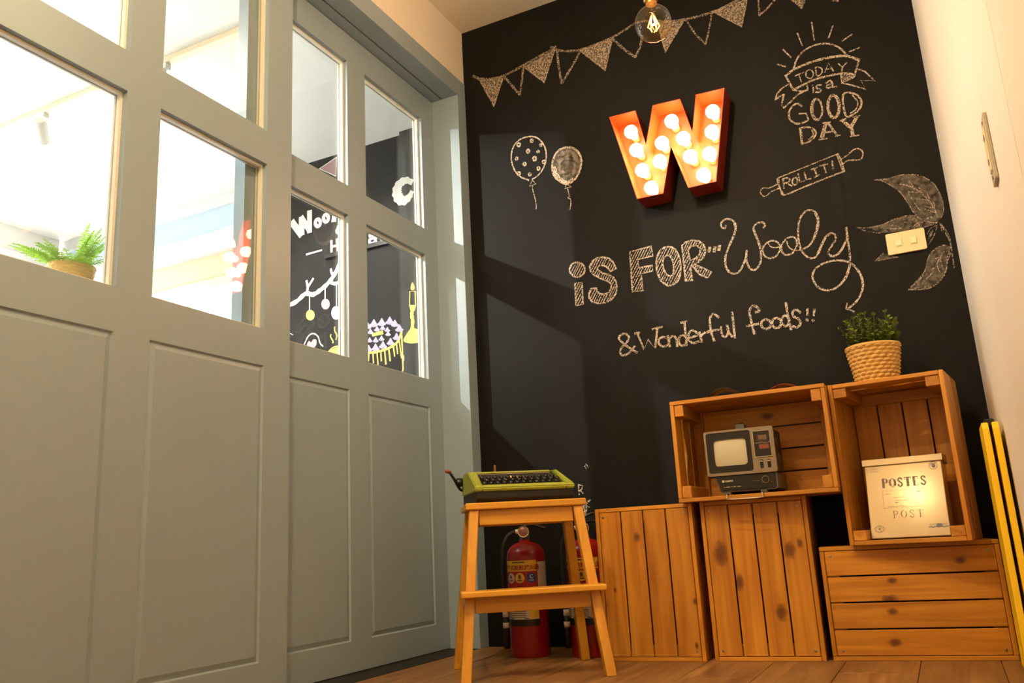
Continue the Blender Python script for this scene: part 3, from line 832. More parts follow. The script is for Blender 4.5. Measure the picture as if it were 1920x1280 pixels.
# cream cake
D = Drawing(520, 520, 6.4, FY)
for (x, y, r) in ((1090, 590, 42), (1160, 560, 52), (1255, 548, 52), (1350, 530, 52), (1412, 562, 48), (1465, 620, 50), (1432, 720, 46), (1360, 782, 48), (1270, 822, 50), (1180, 850, 50), (1098, 862, 44),
                  (1118, 655, 36), (1198, 625, 36), (1265, 610, 34), (1322, 632, 34), (1330, 680, 34), (1252, 738, 36), (1182, 757, 36), (1110, 757, 34)):
    for a in range(7):
        t = -1.2 + 2.4 * a / 6
        D.line([(x, y - r), (x + r * .55 * math.sin(t), y - r * .1), (x + r * math.sin(t) * .95, y + r * .62 * math.cos(t))], r * 0.24)
D.done('chalk_cake', M['cl'], wc, 'chalk cake ringed with piped cream')
D = Drawing(520, 520, 6.4, FY)
D.line('1080,905 1200,892 1350,842 1450,765 1492,655', 22)
for q in ('1100,900 1095,1000', '1148,898 1156,1025', '1198,890 1210,1045', '1243,880 1250,1000', '1290,868 1304,1040', '1338,850 1356,1000', '1393,820 1410,945', '1430,790 1446,915', '1465,760 1492,965', '1492,655 1506,960 1510,1105 1500,1120'):
    D.line(q, 14)
D.done('chalk_icing', M['cy'], wc, 'pale chalk icing dripping down the cake')
D = Drawing(520, 520, 6.4, FY); D.fill('1130,672 1265,635 1276,680 1142,710'); D.done('chalk_plaque', M['cy'], wc, 'ochre chalk plaque')
D = Drawing(520, 340, 6.4, FY); D.lines(12, '1522,832 1530,860 1560,890 1552,950 1548,1020', '1622,880 1615,945'); D.done('chalk_steam', M['cw'], wc, 'thin white wavy chalk lines')
# plain candlestick and moon on the pilaster
D = Drawing(520, 520, 6.4, PF)
D.fill('1515,755 1560,665 1600,620 1660,612 1720,660 1740,760 1640,790 1560,785', True); D.line('1625,395 1615,440 1625,520 1620,620', 34); D.fill('1580,330 1668,330 1650,400 1600,400'); D.fill('1622,60 1648,110 1640,150 1608,150 1600,115', True)
D.lines(10, '1590,330 1592,165 1655,165 1660,330', smooth=False)
D.done('chalk_candlestick', M['cy'], wc, 'plain yellow chalk candlestick')
D = Drawing(520, 520, 6.4, FY)
D.line('1520,965 1590,958 1650,1010 1672,1080 1655,1170', 42); D.done('chalk_arc', M['cl'], wc, 'lilac chalk arc')
D = Drawing(520, 200, 6.4, PF)
D.line('1600,900 1545,885 1475,920 1440,985 1440,1055 1475,1115 1530,1125 1580,1085 1605,1040', 88, taper=True)
D.done('chalk_moon', M['cw'], wc, 'white chalk crescent moon')
D = Drawing(520, 200, 6.4, FY); D.line('505,745 715,605 705,835', 12, smooth=False, closed=True); D.done('chalk_flag', M['cw'], wc, 'white outlined chalk flag')
D = Drawing(520, 200, 6.4, FY); D.fill('505,745 715,605 705,835'); D.done('chalk_flag_fill', M['cb'], wc, 'rose chalk fill of the flag')

# ================================================================== CRATES
CL, CS, CD, CT = 0.46, 0.31, 0.25, 0.012
def plank(name, lo, hi, mat, parent, bev=0.0015):
    d = [hi[k] - lo[k] for k in range(3)]; c = [(hi[k] + lo[k]) / 2 for k in range(3)]
    o = sorted(range(3), key=lambda k: -d[k])
    E = [Vector((1 if k == i else 0 for k in range(3))) for i in range(3)]
    X, Y = E[o[0]], E[o[1]]; Zv = X.cross(Y)
    R = Matrix((X, Y, Zv)).transposed()
    return link(name, boxmesh(d[o[0]], d[o[1]], d[o[2]], bev), mat, parent, c, R.to_euler())
screw_me = None
def crate(label, loc, rz, portrait, openfront, knots={}):
    root = empty('wooden_crate', loc, rz); tag(root, label, 'crate', 'stacked pine crates against the chalkboard')
    def mp(a, b, d):
        y = (CD - d) if openfront else d
        return (b, y, a) if portrait else (a, y, b)
    def P(nm, lo, hi):
        A, B = mp(*lo), mp(*hi)
        return plank(nm, [min(p, q) for p, q in zip(A, B)], [max(p, q) for p, q in zip(A, B)], M['pine'], root)
    n = 4; gap = 0.0042
    w = (CS - 2 * CT - 0.003 - gap * (n - 1)) / n
    for k in range(n):                                    # bottom boards (front face when the crate lies on its side)
        b0 = CT + 0.0015 + k * (w + gap)
        o = P('bottom_board', (CT + 0.001, b0, 0.0012), (CL - CT - 0.001, b0 + w, CT))
        for kn, v in zip(('knot', 'knot_b'), knots.get(k, [])): o[kn] = v
    for b0 in (0.0, CS - CT):                             # long sides: two boards each
        for (d0, d1) in ((0.0, 0.122), (0.127, CD)): P('side_board', (0, b0, d0), (CL, b0 + CT, d1))
    for a0 in (0.0, CL - CT):                             # short ends: three boards, the middle one with a hand hold
        for i, (d0, d1) in enumerate(((0.0, 0.076), (0.086, 0.160), (0.172, CD))):
            if i != 1: P('end_board', (a0, CT + 0.0004, d0), (a0 + CT, CS - CT - 0.0004, d1))
            else:
                poly = [(CT + 0.0004, d0), (CS - CT - 0.0004, d0), (CS - CT - 0.0004, d1)]
                for t in range(9):
                    s = t / 8; poly.append((0.21 - 0.11 * s, d1 - 0.018 * math.sin(PI * s)))
                poly.append((CT + 0.0004, d1))
                bm = bmesh.new(); A = [bm.verts.new(mp(a0, b, d)) for b, d in poly]; B = [bm.verts.new(mp(a0 + CT, b, d)) for b, d in poly]
                bm.faces.new(A); bm.faces.new(B[::-1])
                for q in range(len(poly)): bm.faces.new((A[q], B[q], B[(q + 1) % len(poly)], A[(q + 1) % len(poly)]))
                bmesh.ops.recalc_face_normals(bm, faces=bm.faces[:]); bmobj('end_board', bm, M['pine'], root)
        a1 = CT if a0 == 0 else CL - CT - 0.034
        P('cleat', (a1 + 0.0003, CT + 0.001, CT + 0.0005), (a1 + 0.0337, CS - CT - 0.001, CT + 0.017))
        for b1 in (CT + 0.0006, CS - CT - 0.0366):
            aa = CT + 0.0005 if a0 == 0 else CL - CT - 0.0285
            P('corner_post', (aa, b1, CT + 0.0175), (aa + 0.028, b1 + 0.036, CD - 0.004))
    if not openfront:
        for a in (CT + 0.016, CL - CT - 0.016):
            for b in (CT + 0.014, CS - CT - 0.014):
                c = mp(a, b, 0.0)
                lathe('screw', [(0.0, -0.0015), (0.0035, -0.0008), (0.0048, 0.0012)], M['screw'], root, (c[0], c[1] + 0.001, c[2]), (-PI / 2, 0, 0), n=12)
    return root
# knots: per board (left->right or bottom->top): (along, across, radius) from the board's centre
crate('upright pine crate standing on the floor right beside the step stool', (0.5956, -0.3427, 0), 0.0593, True, False,
      {1: [(0.135, 0.012, 0.011)], 3: [(-0.185, 0.022, 0.006), (-0.06, 0.03, 0.007)], 0: [(-0.02, 0.0, 0.005)]})
crate('upright pine crate standing on the floor with large dark knots below the television', (0.9285, -0.3160, 0), 0.0587, True, False,
      {0: [(0.075, 0.0, 0.024)], 1: [(-0.01, -0.025, 0.016)], 2: [(-0.095, 0.012, 0.017)], 3: [(0.075, -0.015, 0.017), (0.095, 0.016, 0.010)]})
crate('pine crate on its long side on the floor at the right, boards running across', (1.2548, -0.2865, 0), 0.0868, False, False,
      {3: [(0.13, -0.004, 0.011)], 2: [(-0.06, -0.03, 0.014), (-0.05, 0.02, 0.009)], 1: [(-0.06, 0.01, 0.010)], 0: [(-0.065, 0.0, 0.012)]})
crate('open pine crate on its long side holding the television', (0.8800, -0.3678, 0.4605), 0.0036, False, True, {3: [(0.02, 0.0, 0.014)]})
crate('open upright pine crate holding the letterbox', (1.3420, -0.3073, 0.3105), -0.1319, True, True, {})

# ================================================================== STEP STOOL
SRZ = math.atan2(0.55, 0.835)
st = empty('step_stool', (0.4425, -0.563, 0), SRZ); tag(st, 'honey-coloured wooden two-step stool under the typewriter', 'stool')
def leg(b, t, z1, wx, wy):
    """straight splayed leg from floor point b to top point t"""
    V = []
    for (c, z) in ((b, 0.0), (t, z1)):
        for sx, sy in ((-1, -1), (1, -1), (1, 1), (-1, 1)):
            x, y = c[0] + sx * wx / 2, c[1] + sy * wy / 2
            V.append((z, y, -x))
    F = [(0, 1, 2, 3), (7, 6, 5, 4)] + [(k, (k + 1) % 4, 4 + (k + 1) % 4, 4 + k) for k in range(4)]
    bm = bmesh.new(); vs = [bm.verts.new(v) for v in V]
    for f in F: bm.faces.new([vs[k] for k in f])
    bmesh.ops.recalc_face_normals(bm, faces=bm.faces[:])
    bmesh.ops.bevel(bm, geom=bm.edges[:], offset=0.002, segments=1, affect='EDGES')
    return bmobj('leg', bm, M['birch'], st, rot=(0, -PI / 2, 0))
for s in (-1, 1):
    leg((s * 0.200, -0.180), (s * 0.153, -0.098), 0.467, 0.028, 0.036)
    leg((s * 0.200, 0.178), (s * 0.153, 0.088), 0.467, 0.028, 0.036)
    plank('side_rail', (s * 0.153 - 0.008 if s > 0 else -0.161, -0.078, 0.425), (s * 0.153 + 0.008 if s > 0 else -0.145, 0.068, 0.466), M['birch'], st)
    plank('side_rail', (s * 0.178 - 0.008, -0.125, 0.190), (s * 0.178 + 0.008, 0.118, 0.226), M['birch'], st)
plank('seat', (-0.178, -0.124, 0.467), (0.178, 0.112, 0.487), M['birch'], st, 0.003)
plank('apron', (-0.139, -0.106, 0.423), (0.139, -0.090, 0.4665), M['birch'], st)
plank('apron', (-0.139, 0.078, 0.423), (0.139, 0.094, 0.4665), M['birch'], st)
plank('step_board', (-0.204, -0.202, 0.227), (0.204, -0.112, 0.244), M['birch'], st, 0.003)
plank('apron', (-0.164, -0.160, 0.183), (0.164, -0.144, 0.2265), M['birch'], st)

# ================================================================== TYPEWRITER
M['green'] = plain('green_typewriter_enamel', rgb(146, 156, 50), 0.42, var=0.04)
M['brown'] = plain('brown_bakelite', rgb(120, 70, 30), 0.35)
M['keyblack'] = plain('key_black', rgb(24, 22, 21), 0.22)
M['gold'] = plain('pale_gold_print', rgb(200, 170, 120), 0.4, 0.3)
su = Vector((math.cos(SRZ), math.sin(SRZ), 0)); sv = Vector((-math.sin(SRZ), math.cos(SRZ), 0))
tp = Vector((0.4425, -0.563, 0.4875)) + su * 0.004 + sv * (-0.088)
tw = empty('typewriter', tp, SRZ + 0.10); tag(tw, 'olive green portable typewriter on the wooden stool', 'typewriter')
HW = 0.152
prism('base_tray', [(0.014, 0.003), (0.002, 0.012), (0.000, 0.038), (0.238, 0.060), (0.238, 0.003)], -HW + 0.004, HW - 0.004, M['blackmatte'], tw, 'x', 0.002)
bm = bmesh.new()
def pz(poly, x0, x1, taper0=0.0, taper1=0.0):
    A = [bm.verts.new((x0 + taper0 * max(0, z - 0.05) / 0.05, y, z)) for y, z in poly]; B = [bm.verts.new((x1 - taper1 * max(0, z - 0.05) / 0.05, y, z)) for y, z in poly]
    n = len(poly); bm.faces.new(A); bm.faces.new(B[::-1])
    for k in range(n): bm.faces.new((A[k], B[k], B[(k + 1) % n], A[(k + 1) % n]))
cheek = [(-0.003, 0.033), (-0.007, 0.042), (-0.002, 0.049), (0.105, 0.095), (0.118, 0.100), (0.20, 0.102), (0.238, 0.088), (0.238, 0.033)]
pz(cheek, -HW, -HW + 0.024, 0.0, -0.004); pz(cheek, HW - 0.026, HW, -0.004, 0.018)
pz([(-0.003, 0.033), (-0.007, 0.042), (-0.002, 0.049), (0.011, 0.0535), (0.011, 0.033)], -HW + 0.022, HW - 0.024)
pz([(0.110, 0.0925), (0.118, 0.0998), (0.20, 0.1015), (0.205, 0.05), (0.114, 0.05)], -HW + 0.022, HW - 0.040)
bmesh.ops.recalc_face_normals(bm, faces=bm.faces[:])
bmesh.ops.bevel(bm, geom=[e for e in bm.edges if e.calc_face_angle(0) > 0.5], offset=0.003, segments=2, affect='EDGES')
bmobj('shell', bm, M['green'], tw)
prism('key_well', [(0.012, 0.03), (0.016, 0.046), (0.080, 0.074), (0.094, 0.066), (0.113, 0.03)], -HW + 0.022, HW - 0.028, M['black'], tw, 'x')
prism('name_plate', [(0.096, 0.060), (0.1105, 0.0945), (0.1135, 0.0935), (0.100, 0.058)], -HW + 0.023, HW - 0.036, M['blackmatte'], tw, 'x')
def plate_pt(x, t, d=0.0006): return Vector((x, 0.096 + 0.0145 * t - d, 0.060 + 0.0345 * t + d * 0.4))
tube('trim_line', [plate_pt(-HW + 0.027, 0.15), plate_pt(-HW + 0.027, 0.9), plate_pt(HW - 0.046, 0.9), plate_pt(HW - 0.042, 0.15)], 0.0007, M['gold'], tw, 5)
o = lathe('badge', [(0, 0.0012), (0.004, 0.001), (0.004, 0)], M['gold'], tw, plate_pt(-0.02, 0.6), (PI / 2 - 0.4, 0, 0), n=12)
tube('script_mark', smooth_path([plate_pt(-0.008 + 0.03 * k / 9, 0.6 + 0.10 * (-1) ** k) for k in range(10)], 3), 0.0006, M['gold'], tw, 5)
kx = bmesh.new(); bmesh.ops.create_uvsphere(kx, u_segments=12, v_segments=8, radius=0.0078)
for v in kx.verts:
    if v.co.z < 0: v.co.z *= 0.5
    v.co.z *= 0.8
kme = bpy.data.meshes.new('key'); kx.to_mesh(kme); kx.free(); kme.materials.append(M['keyblack'])
kme.polygons.foreach_set('use_smooth', [True] * len(kme.polygons))
for r in range(3):
    for c in range(12):
        k_ = link('key', kme, None, tw, (-0.117 + 0.0200 * c + 0.010 * (r % 2), 0.024 + 0.0215 * r, 0.0575 + 0.0098 * r), (0.5, 0, 0))
lathe('platen', [(0, -0.15), (0.015, -0.15), (0.015, 0.15), (0, 0.15)], M['blackmatte'], tw, (0, 0.222, 0.080), (0, PI / 2, 0), n=20)
for s in (-1, 1):
    lathe('platen_knob', [(0, -0.010), (0.012, -0.010), (0.014, -0.007), (0.014, 0.007), (0.012, 0.010), (0, 0.010)], M['black'], tw, (s * 0.162, 0.222, 0.078), (0, PI / 2, 0), n=18)
lv = tube('return_lever', smooth_path([(-0.150, 0.225, 0.052), (-0.162, 0.222, 0.058), (-0.176, 0.215, 0.082), (-0.193, 0.205, 0.108)], 4), 0.0045, M['black'], tw)
bm = bmesh.new(); bmesh.ops.create_uvsphere(bm, u_segments=14, v_segments=8, radius=1)
for v in bm.verts: v.co = Vector((v.co.x * 0.0105, v.co.y * 0.006, v.co.z * 0.0062))
o = bmobj('lever_tip', bm, M['brown'], lv, (-0.200, 0.203, 0.112), (0, 0.15, 0), True)
bx('paper_finger', (-0.048, 0.222, 0.09), (-0.040, 0.226, 0.130), M['brown'], tw, 0.001)
for sx in (-0.12, 0.12):
    for y in (0.03, 0.21): lathe('rubber_foot', [(0, 0), (0.009, 0), (0.008, 0.005), (0, 0.005)], M['blackmatte'], tw, (sx, y, -0.001), n=14)

# ================================================================== TELEVISION
M['silver'] = plain('silver_bezel', rgb(142, 130, 112), 0.38, 0.55, var=0.03)
M['tvdark'] = plain('dark_brown_casing', rgb(38, 30, 24), 0.45)
M['tvgrey'] = plain('grey_plastic', rgb(88, 86, 80), 0.5)
M['print'] = plain('pale_print', rgb(205, 195, 170), 0.5)
m, nt, N, L, b = newmat('picture_tube'); M['crt'] = m
b.inputs['Base Color'].default_value = rgb(196, 190, 160); b.inputs['Roughness'].default_value = 0.5; b.inputs['Coat Weight'].default_value = 0.8; b.inputs['Coat Roughness'].default_value = 0.05
tvp = Vector((1.075, -0.352, 0.4735))
tv = empty('television', tvp, 0.0); tag(tv, 'small portable television with silver bezel inside the open crate', 'television')
BW, B0, B1 = 0.103, 0.058, 0.193
prism('casing', [(-BW + 0.004, B0 + 0.004), (BW - 0.004, B0 + 0.004), (BW - 0.004, B1 - 0.004), (-BW + 0.004, B1 - 0.004)], 0.012, 0.150, M['tvdark'], tv, 'y', 0.006)
prism('rear_cover', [(-0.07, B0 + 0.012), (0.082, B0 + 0.012), (0.082, B1 - 0.022), (-0.07, B1 - 0.022)], 0.150, 0.190, M['tvdark'], tv, 'y', 0.006)
# bezel: frame with the screen recess cut out
bm = bmesh.new()
def fr(x, zt): return (-BW + x * 2 * BW, B1 - zt * (B1 - B0))
def ring(bm, outer, inner, y0, y1, yi):
    """front face with a hole, outer sides back to y1, hole walls back to yi"""
    n = len(outer)
    A = [bm.verts.new((p[0], y0, p[1])) for p in outer]; I = [bm.verts.new((p[0], y0, p[1])) for p in inner]
    Bk = [bm.verts.new((p[0], y1, p[1])) for p in outer]; Ib = [bm.verts.new((p[0], yi, p[1])) for p in inner]
    for k in range(n):
        k2 = (k + 1) % n
        bm.faces.new((A[k], A[k2], I[k2], I[k])); bm.faces.new((A[k2], A[k], Bk[k], Bk[k2])); bm.faces.new((I[k], I[k2], Ib[k2], Ib[k]))
def rrect(x0, x1, z0, z1, r, n=4):
    out = []
    for cx, cz, a0 in ((x1 - r, z1 - r, 0), (x0 + r, z1 - r, 90), (x0 + r, z0 + r, 180), (x1 - r, z0 + r, 270)):
        for k in range(n + 1):
            a = math.radians(a0 + 90 * k / n); out.append((cx + r * math.cos(a), cz + r * math.sin(a)))
    return out
x0, zt_ = fr(0.03, 0.045); x1, zb_ = fr(0.675, 0.94)
ring(bm, rrect(-BW, BW, B0, B1, 0.006), rrect(x0, x1, zb_, zt_, 0.007), 0.0, 0.016, 0.002)
bmesh.ops.recalc_face_normals(bm, faces=bm.faces[:]); bmobj('bezel', bm, M['silver'], tv)
sx0, sz1 = fr(0.125, 0.20); sx1, sz0 = fr(0.60, 0.79)
scr = rrect(sx0, sx1, sz0, sz1, 0.010, 5)
bm = bmesh.new(); ring(bm, rrect(x0 + 0.0002, x1 - 0.0002, zb_ + 0.0002, zt_ - 0.0002, 0.007, 5), scr, 0.0025, 0.004, 0.012)
# funnel the hood towards the tube
bmesh.ops.recalc_face_normals(bm, faces=bm.faces[:]); bmobj('screen_hood', bm, M['black'], tv)
V = []; F = []; nx, nz = 12, 10
for j in range(nz + 1):
    for i in range(nx + 1):
        u, v = i / nx * 2 - 1, j / nz * 2 - 1
        V.append(((sx0 + sx1) / 2 + (sx1 - sx0 + 0.004) / 2 * u, 0.0035 + 0.007 * (u * u * .5 + v * v * .5), (sz0 + sz1) / 2 + (sz1 - sz0 + 0.004) / 2 * v))
for j in range(nz):
    for i in range(nx): F.append((j * (nx + 1) + i, j * (nx + 1) + i + 1, (j + 1) * (nx + 1) + i + 1, (j + 1) * (nx + 1) + i))
me = mesh('screen', V, F, True); me.materials.append(M['crt']); o = link('screen', me, None, tv); o['label'] = 'blank pale grey curved screen'
cx0, cz1 = fr(0.715, 0.09); cx1, cz0 = fr(0.955, 0.66)
pn = bx('control_panel', (cx0, -0.0022, cz0), (cx1, 0.001, cz1), M['black'], tv, 0.0004); O_ = Vector(pn.location)
bm = bmesh.new(); ring(bm, rrect(cx0 - 0.0008, cx1 + 0.0008, cz0 - 0.0008, cz1 + 0.0008, 0.0006, 1), rrect(cx0 + 0.0012, cx1 - 0.0012, cz0 + 0.0012, cz1 - 0.0012, 0.0006, 1), -0.0034, 0.0, -0.0022)
bmesh.ops.recalc_face_normals(bm, faces=bm.faces[:]); bmobj('chrome_frame', bm, M['chrome'], tv)
M['dial'] = plain('brown_dial', rgb(112, 84, 56), 0.4, var=0.3, scale=400)
M['dialr'] = plain('red_brown_dial', rgb(128, 66, 44), 0.4, var=0.2, scale=300)
for (f0, f1, mm) in ((0.19, 0.30, 'dial'), (0.55, 0.66, 'dialr')):
    a, c = fr(0.785 if mm == 'dial' else 0.79, f0); d, e = fr(0.905 if mm == 'dial' else 0.92, f1)
    k = (cz1 - cz0) / (B1 - B0)
    zt2 = cz1 - (cz1 - cz0) * (f0 - 0.02); zb2 = cz1 - (cz1 - cz0) * (f1 + 0.04)
    bx('dial_window', (a, -0.0032, zb2), (d, -0.0021, zt2), M[mm], tv)
zm = cz1 - (cz1 - cz0) * 0.46
bx('divider_line', (cx0 + 0.002, -0.0026, zm - 0.0003), (cx1 - 0.002, -0.0021, zm + 0.0003), M['print'], tv)
for (zf, xa, xb) in ((0.36, .2, .8), (0.42, .25, .75), (0.50, .2, .45), (0.50, .55, .8)):
    zz = cz1 - (cz1 - cz0) * zf
    bx('small_print', (cx0 + (cx1 - cx0) * xa, -0.0025, zz - 0.0005), (cx0 + (cx1 - cx0) * xb, -0.0021, zz + 0.0005), M['tvgrey'], tv)
for xf in (0.795, 0.90):
    a, c = fr(xf - 0.022, 0.72); d, e = fr(xf + 0.022, 0.90)
    s = bx('slider', (a, -0.003, e), (d, 0.001, c), M['black'], tv, 0.0006)
    bx('slider_cap', (-(d - a) / 2, -0.0035, (c - e) / 2 - 0.0065), ((d - a) / 2, -0.002, (c - e) / 2 - 0.003), M['chrome'], s)
# lower cabinet
prism('lower_cabinet', [(-0.082, B0 - 0.0005), (BW - 0.003, B0 - 0.0005), (BW - 0.004, 0.012), (BW - 0.012, 0.008), (-0.066, 0.008), (-0.073, 0.014)], 0.008, 0.165, M['tvgrey'], tv, 'y', 0.002)
prism('lower_front', [(-0.079, B0 - 0.002), (BW - 0.008, B0 - 0.002), (BW - 0.009, 0.016), (BW - 0.014, 0.013), (-0.062, 0.013), (-0.069, 0.017)], 0.004, 0.010, M['black'], tv, 'y', 0.001)
kb = lathe('tuning_knob', [(0, -0.002), (0.0095, -0.002), (0.0095, 0.006), (0.0085, 0.008), (0.0, 0.008)], M['black'], tv, (0.066, 0.004, 0.038), (PI / 2, 0, 0), n=24)
lathe('knob_rim', [(0.0098, 0.0), (0.0105, 0.0), (0.0105, 0.0055), (0.0098, 0.0055), (0.0098, 0.0)], M['chrome'], kb, n=24)
def flat_text(body, size, x, z, y, mat, parent, name='lettering', bold=0.0, spacing=1.0, rot=(PI / 2, 0, 0)):
    me = text_mesh(body, size, spacing, 'LEFT', bold); me.materials.append(mat)
    return link(name, me, None, parent, (x, y, z), rot)
flat_text('SAMPO', 0.0075, -0.0535, 0.0385, 0.0036, M['print'], tv, 'brand_lettering', 0.0002)
lathe('brand_mark', [(0, 0.0006), (0.0038, 0.0006), (0.0038, 0)], M['print'], tv, (-0.059, 0.0042, 0.041), (PI / 2, 0, 0), n=16)
for (xa, xb, z) in ((-0.058, -0.055, 0.0235), (-0.052, -0.040, 0.0235), (-0.036, -0.033, 0.0235), (-0.030, -0.023, 0.0235), (-0.019, -0.008, 0.0235), (0.028, 0.036, 0.036), (0.039, 0.049, 0.036), (0.052, 0.056, 0.030), (0.080, 0.085, 0.030)):
    bx('small_print', (xa, 0.0034, z - 0.0008), (xb, 0.0041, z + 0.0008), M['print'] if z < 0.03 else M['dial'], tv)
for xf in (-0.048, 0.058):
    bx('front_foot', (xf - 0.009, -0.006, -0.0005), (xf + 0.009, 0.020, 0.0085), M['tvgrey'], tv, 0.0015)
    bx('rear_foot', (xf - 0.009, 0.130, -0.0005), (xf + 0.009, 0.155, 0.0085), M['tvgrey'], tv, 0.0015)
tube('carry_handle', smooth_path([(-0.046, -0.004, 0.004), (-0.046, -0.022, 0.001), (-0.046, -0.0255, -0.008), (-0.040, -0.026, -0.0135), (0.050, -0.026, -0.0135), (0.056, -0.0255, -0.008), (0.056, -0.022, 0.001), (0.056, -0.004, 0.004)], 4), 0.0019, M['chrome'], tv)
am = bx('antenna_mount', (-0.015, 0.050, B1 - 0.0045), (0.013, 0.078, B1 + 0.020), M['tvgrey'], tv, 0.002)
tube('antenna', [(-0.012, -0.002, 0.0135), (0.008, 0.004, 0.0155)], 0.003, M['tvdark'], am)
for (y, z, r) in ((0.05, 0.150, 0.012), (0.06, 0.100, 0.016)):
    lathe('side_dial', [(0, 0), (r, 0), (r, 0.005), (r * .8, 0.007), (0, 0.007)], M['tvgrey'], tv, (BW - 0.005, y, z), (0, PI / 2, 0), n=22)

# ================================================================== LETTERBOX
m, nt, N, L, b = newmat('champagne_metal_paint'); M['post'] = m
b.inputs['Base Color'].default_value = rgb(206, 190, 156); b.inputs['Metallic'].default_value = 0.35; b.inputs['Roughness'].default_value = 0.14
M['ink'] = plain('grey_stencil_ink', rgb(128, 124, 112), 0.6, var=0.12, scale=120)
M['inkblue'] = plain('blue_grey_stamp_ink', rgb(104, 112, 124), 0.6, var=0.25, scale=160)
MW, MH, MDp = 0.205, 0.228, 0.075
mb = empty('letterbox', (1.500, -0.282, 0.3265), rot=(-0.21, 0, -0.14)); tag(mb, 'pale metal letterbox printed POSTES POST inside the upright crate', 'letterbox')
prism('body', [(-MW / 2, 0.0), (MW / 2, 0.0), (MW / 2, MH - 0.012), (-MW / 2, MH - 0.012)], 0.0, MDp, M['post'], mb, 'y', 0.002)
prism('lid', [(-0.004, MH - 0.020), (-0.006, MH - 0.019), (-0.006, MH - 0.001), (0.0, MH + 0.001), (MDp, MH + 0.014), (MDp + 0.001, MH - 0.008), (MDp, MH - 0.0117), (-0.002, MH - 0.0117), (-0.002, MH - 0.020)], -MW / 2 - 0.005, MW / 2 + 0.005, M['post'], mb, 'x', 0.0006)
class Flat(Drawing):
    """strokes on the front of a thing, metres in its own frame (x, z), y = plane"""
    def __init__(self, plane): self.plane, self.lift, self.V, self.F, self.k = plane, 0.0, [], [], 0
    def at(self, x, y): return (x, y)
    def width(self, w): return w
def serif_word(D, word, x, z, h, w, thick, thin, gap, stencil=False):
    for ch in word:
        def q(a, b): return (x + a * w, z + b * h)
        def stem(a, t=thick): D.line([q(a, 0.03), q(a, 0.97)], t, smooth=False)
        def ser(a, b, s=0.2): D.line([q(a - s, b), q(a + s, b)], thin, smooth=False)
        if ch == 'P': stem(0.25); ser(.25, .02); ser(.15, .98, .12); D.line([q(.25, .97), q(.6, .97), q(.85, .74), q(.6, .5), q(.25, .5)], thin); D.line([q(.72, .9), q(.82, .74), q(.72, .58)], thick * .8)
        if ch == 'O': D.line(ell(*q(.5, .5), w * .38, h * .46), thin, closed=True); D.line([q(.2, .78), q(.12, .5), q(.2, .22)], thick); D.line([q(.8, .78), q(.88, .5), q(.8, .22)], thick)
        if ch == 'S': D.line([q(.78, .8), q(.5, .98), q(.22, .76), q(.5, .52), q(.78, .26), q(.5, .02), q(.2, .22)], (thick + thin) * .5); D.line([q(.34, .64), q(.66, .4)], thick * .7, smooth=False); D.line([q(.79, .72), q(.79, .96)], thin, smooth=False); D.line([q(.2, .06), q(.2, .3)], thin, smooth=False)
        if ch == 'T': stem(0.5); ser(.5, .02, .18); D.line([q(.08, .97), q(.92, .97)], thin * 1.2, smooth=False); D.line([q(.09, .75), q(.09, .97)], thin, smooth=False); D.line([q(.91, .75), q(.91, .97)], thin, smooth=False)
        if ch == 'E': stem(0.3); D.line([q(.15, .97), q(.85, .97)], thin * 1.2, smooth=False); D.line([q(.15, .03), q(.85, .03)], thin * 1.2, smooth=False); D.line([q(.3, .5), q(.68, .5)], thin, smooth=False); D.line([q(.85, .74), q(.85, .97)], thin, smooth=False); D.line([q(.85, .03), q(.85, .26)], thin, smooth=False)
        x += w + gap
D = Flat(-0.0004)
serif_word(D, 'POSTES', -0.060, 0.143, 0.026, 0.0185, 0.0062, 0.0016, 0.0018)
serif_word(D, 'POST', -0.040, 0.054, 0.0215, 0.018, 0.0022, 0.0008, 0.0032)
# dashed frame
x0, x1, z0, z1 = -0.060, 0.052, 0.084, 0.134
for (a, b_, horiz) in (((x0, z0), (x1, z0), 1), ((x0, z1), (x1, z1), 1), ((x0, z0), (x0, z1), 0), ((x1, z0), (x1, z1), 0)):
    n = 14 if horiz else 7
    for k in range(n):
        t0, t1 = (k + 0.1) / n, (k + 0.6) / n
        D.line([(a[0] + (b_[0] - a[0]) * t0, a[1] + (b_[1] - a[1]) * t0), (a[0] + (b_[0] - a[0]) * t1, a[1] + (b_[1] - a[1]) * t1)], 0.0010, smooth=False)
for (xa, xb, z) in ((-0.052, -0.04, .124), (-0.034, 0.0, .113), (-0.03, 0.006, .104), (-0.03, -.02, .098), (0.03, 0.04, .126), (-0.05, -0.005, .088)):
    D.line([(xa + (xb - xa) * k / 12, z + 0.0012 * math.sin(k * 2.1)) for k in range(13)], 0.0007)
D.line(ell(-0.078, 0.026, 0.0135, 0.0090), 0.0008, closed=True); D.line(ell(-0.078, 0.026, 0.0018, 0.0018, n=10), 0.0020, closed=True)
for k in range(10):
    if k % 5 < 4:
        a = PI * (0.15 + 0.7 * (k % 5) / 3) * (1 if k < 5 else -1); D.line([(-0.078 + 0.0095 * math.cos(a), 0.026 + 0.006 * math.sin(a)), (-0.078 + 0.0115 * math.cos(a), 0.026 + 0.0073 * math.sin(a))], 0.0018, smooth=False)
D.line([(-0.089, .19), (-0.066, .19), (-0.066, .203), (-0.089, .203)], 0.0005, smooth=False, closed=True)
for z in (.1935, .199): D.line([(-0.086, z), (-0.069, z)], 0.0013, smooth=False)
for k in range(4): D.line([(-0.099, .190 + .004 * k), (-0.094, .190 + .004 * k)], 0.0012, smooth=False)
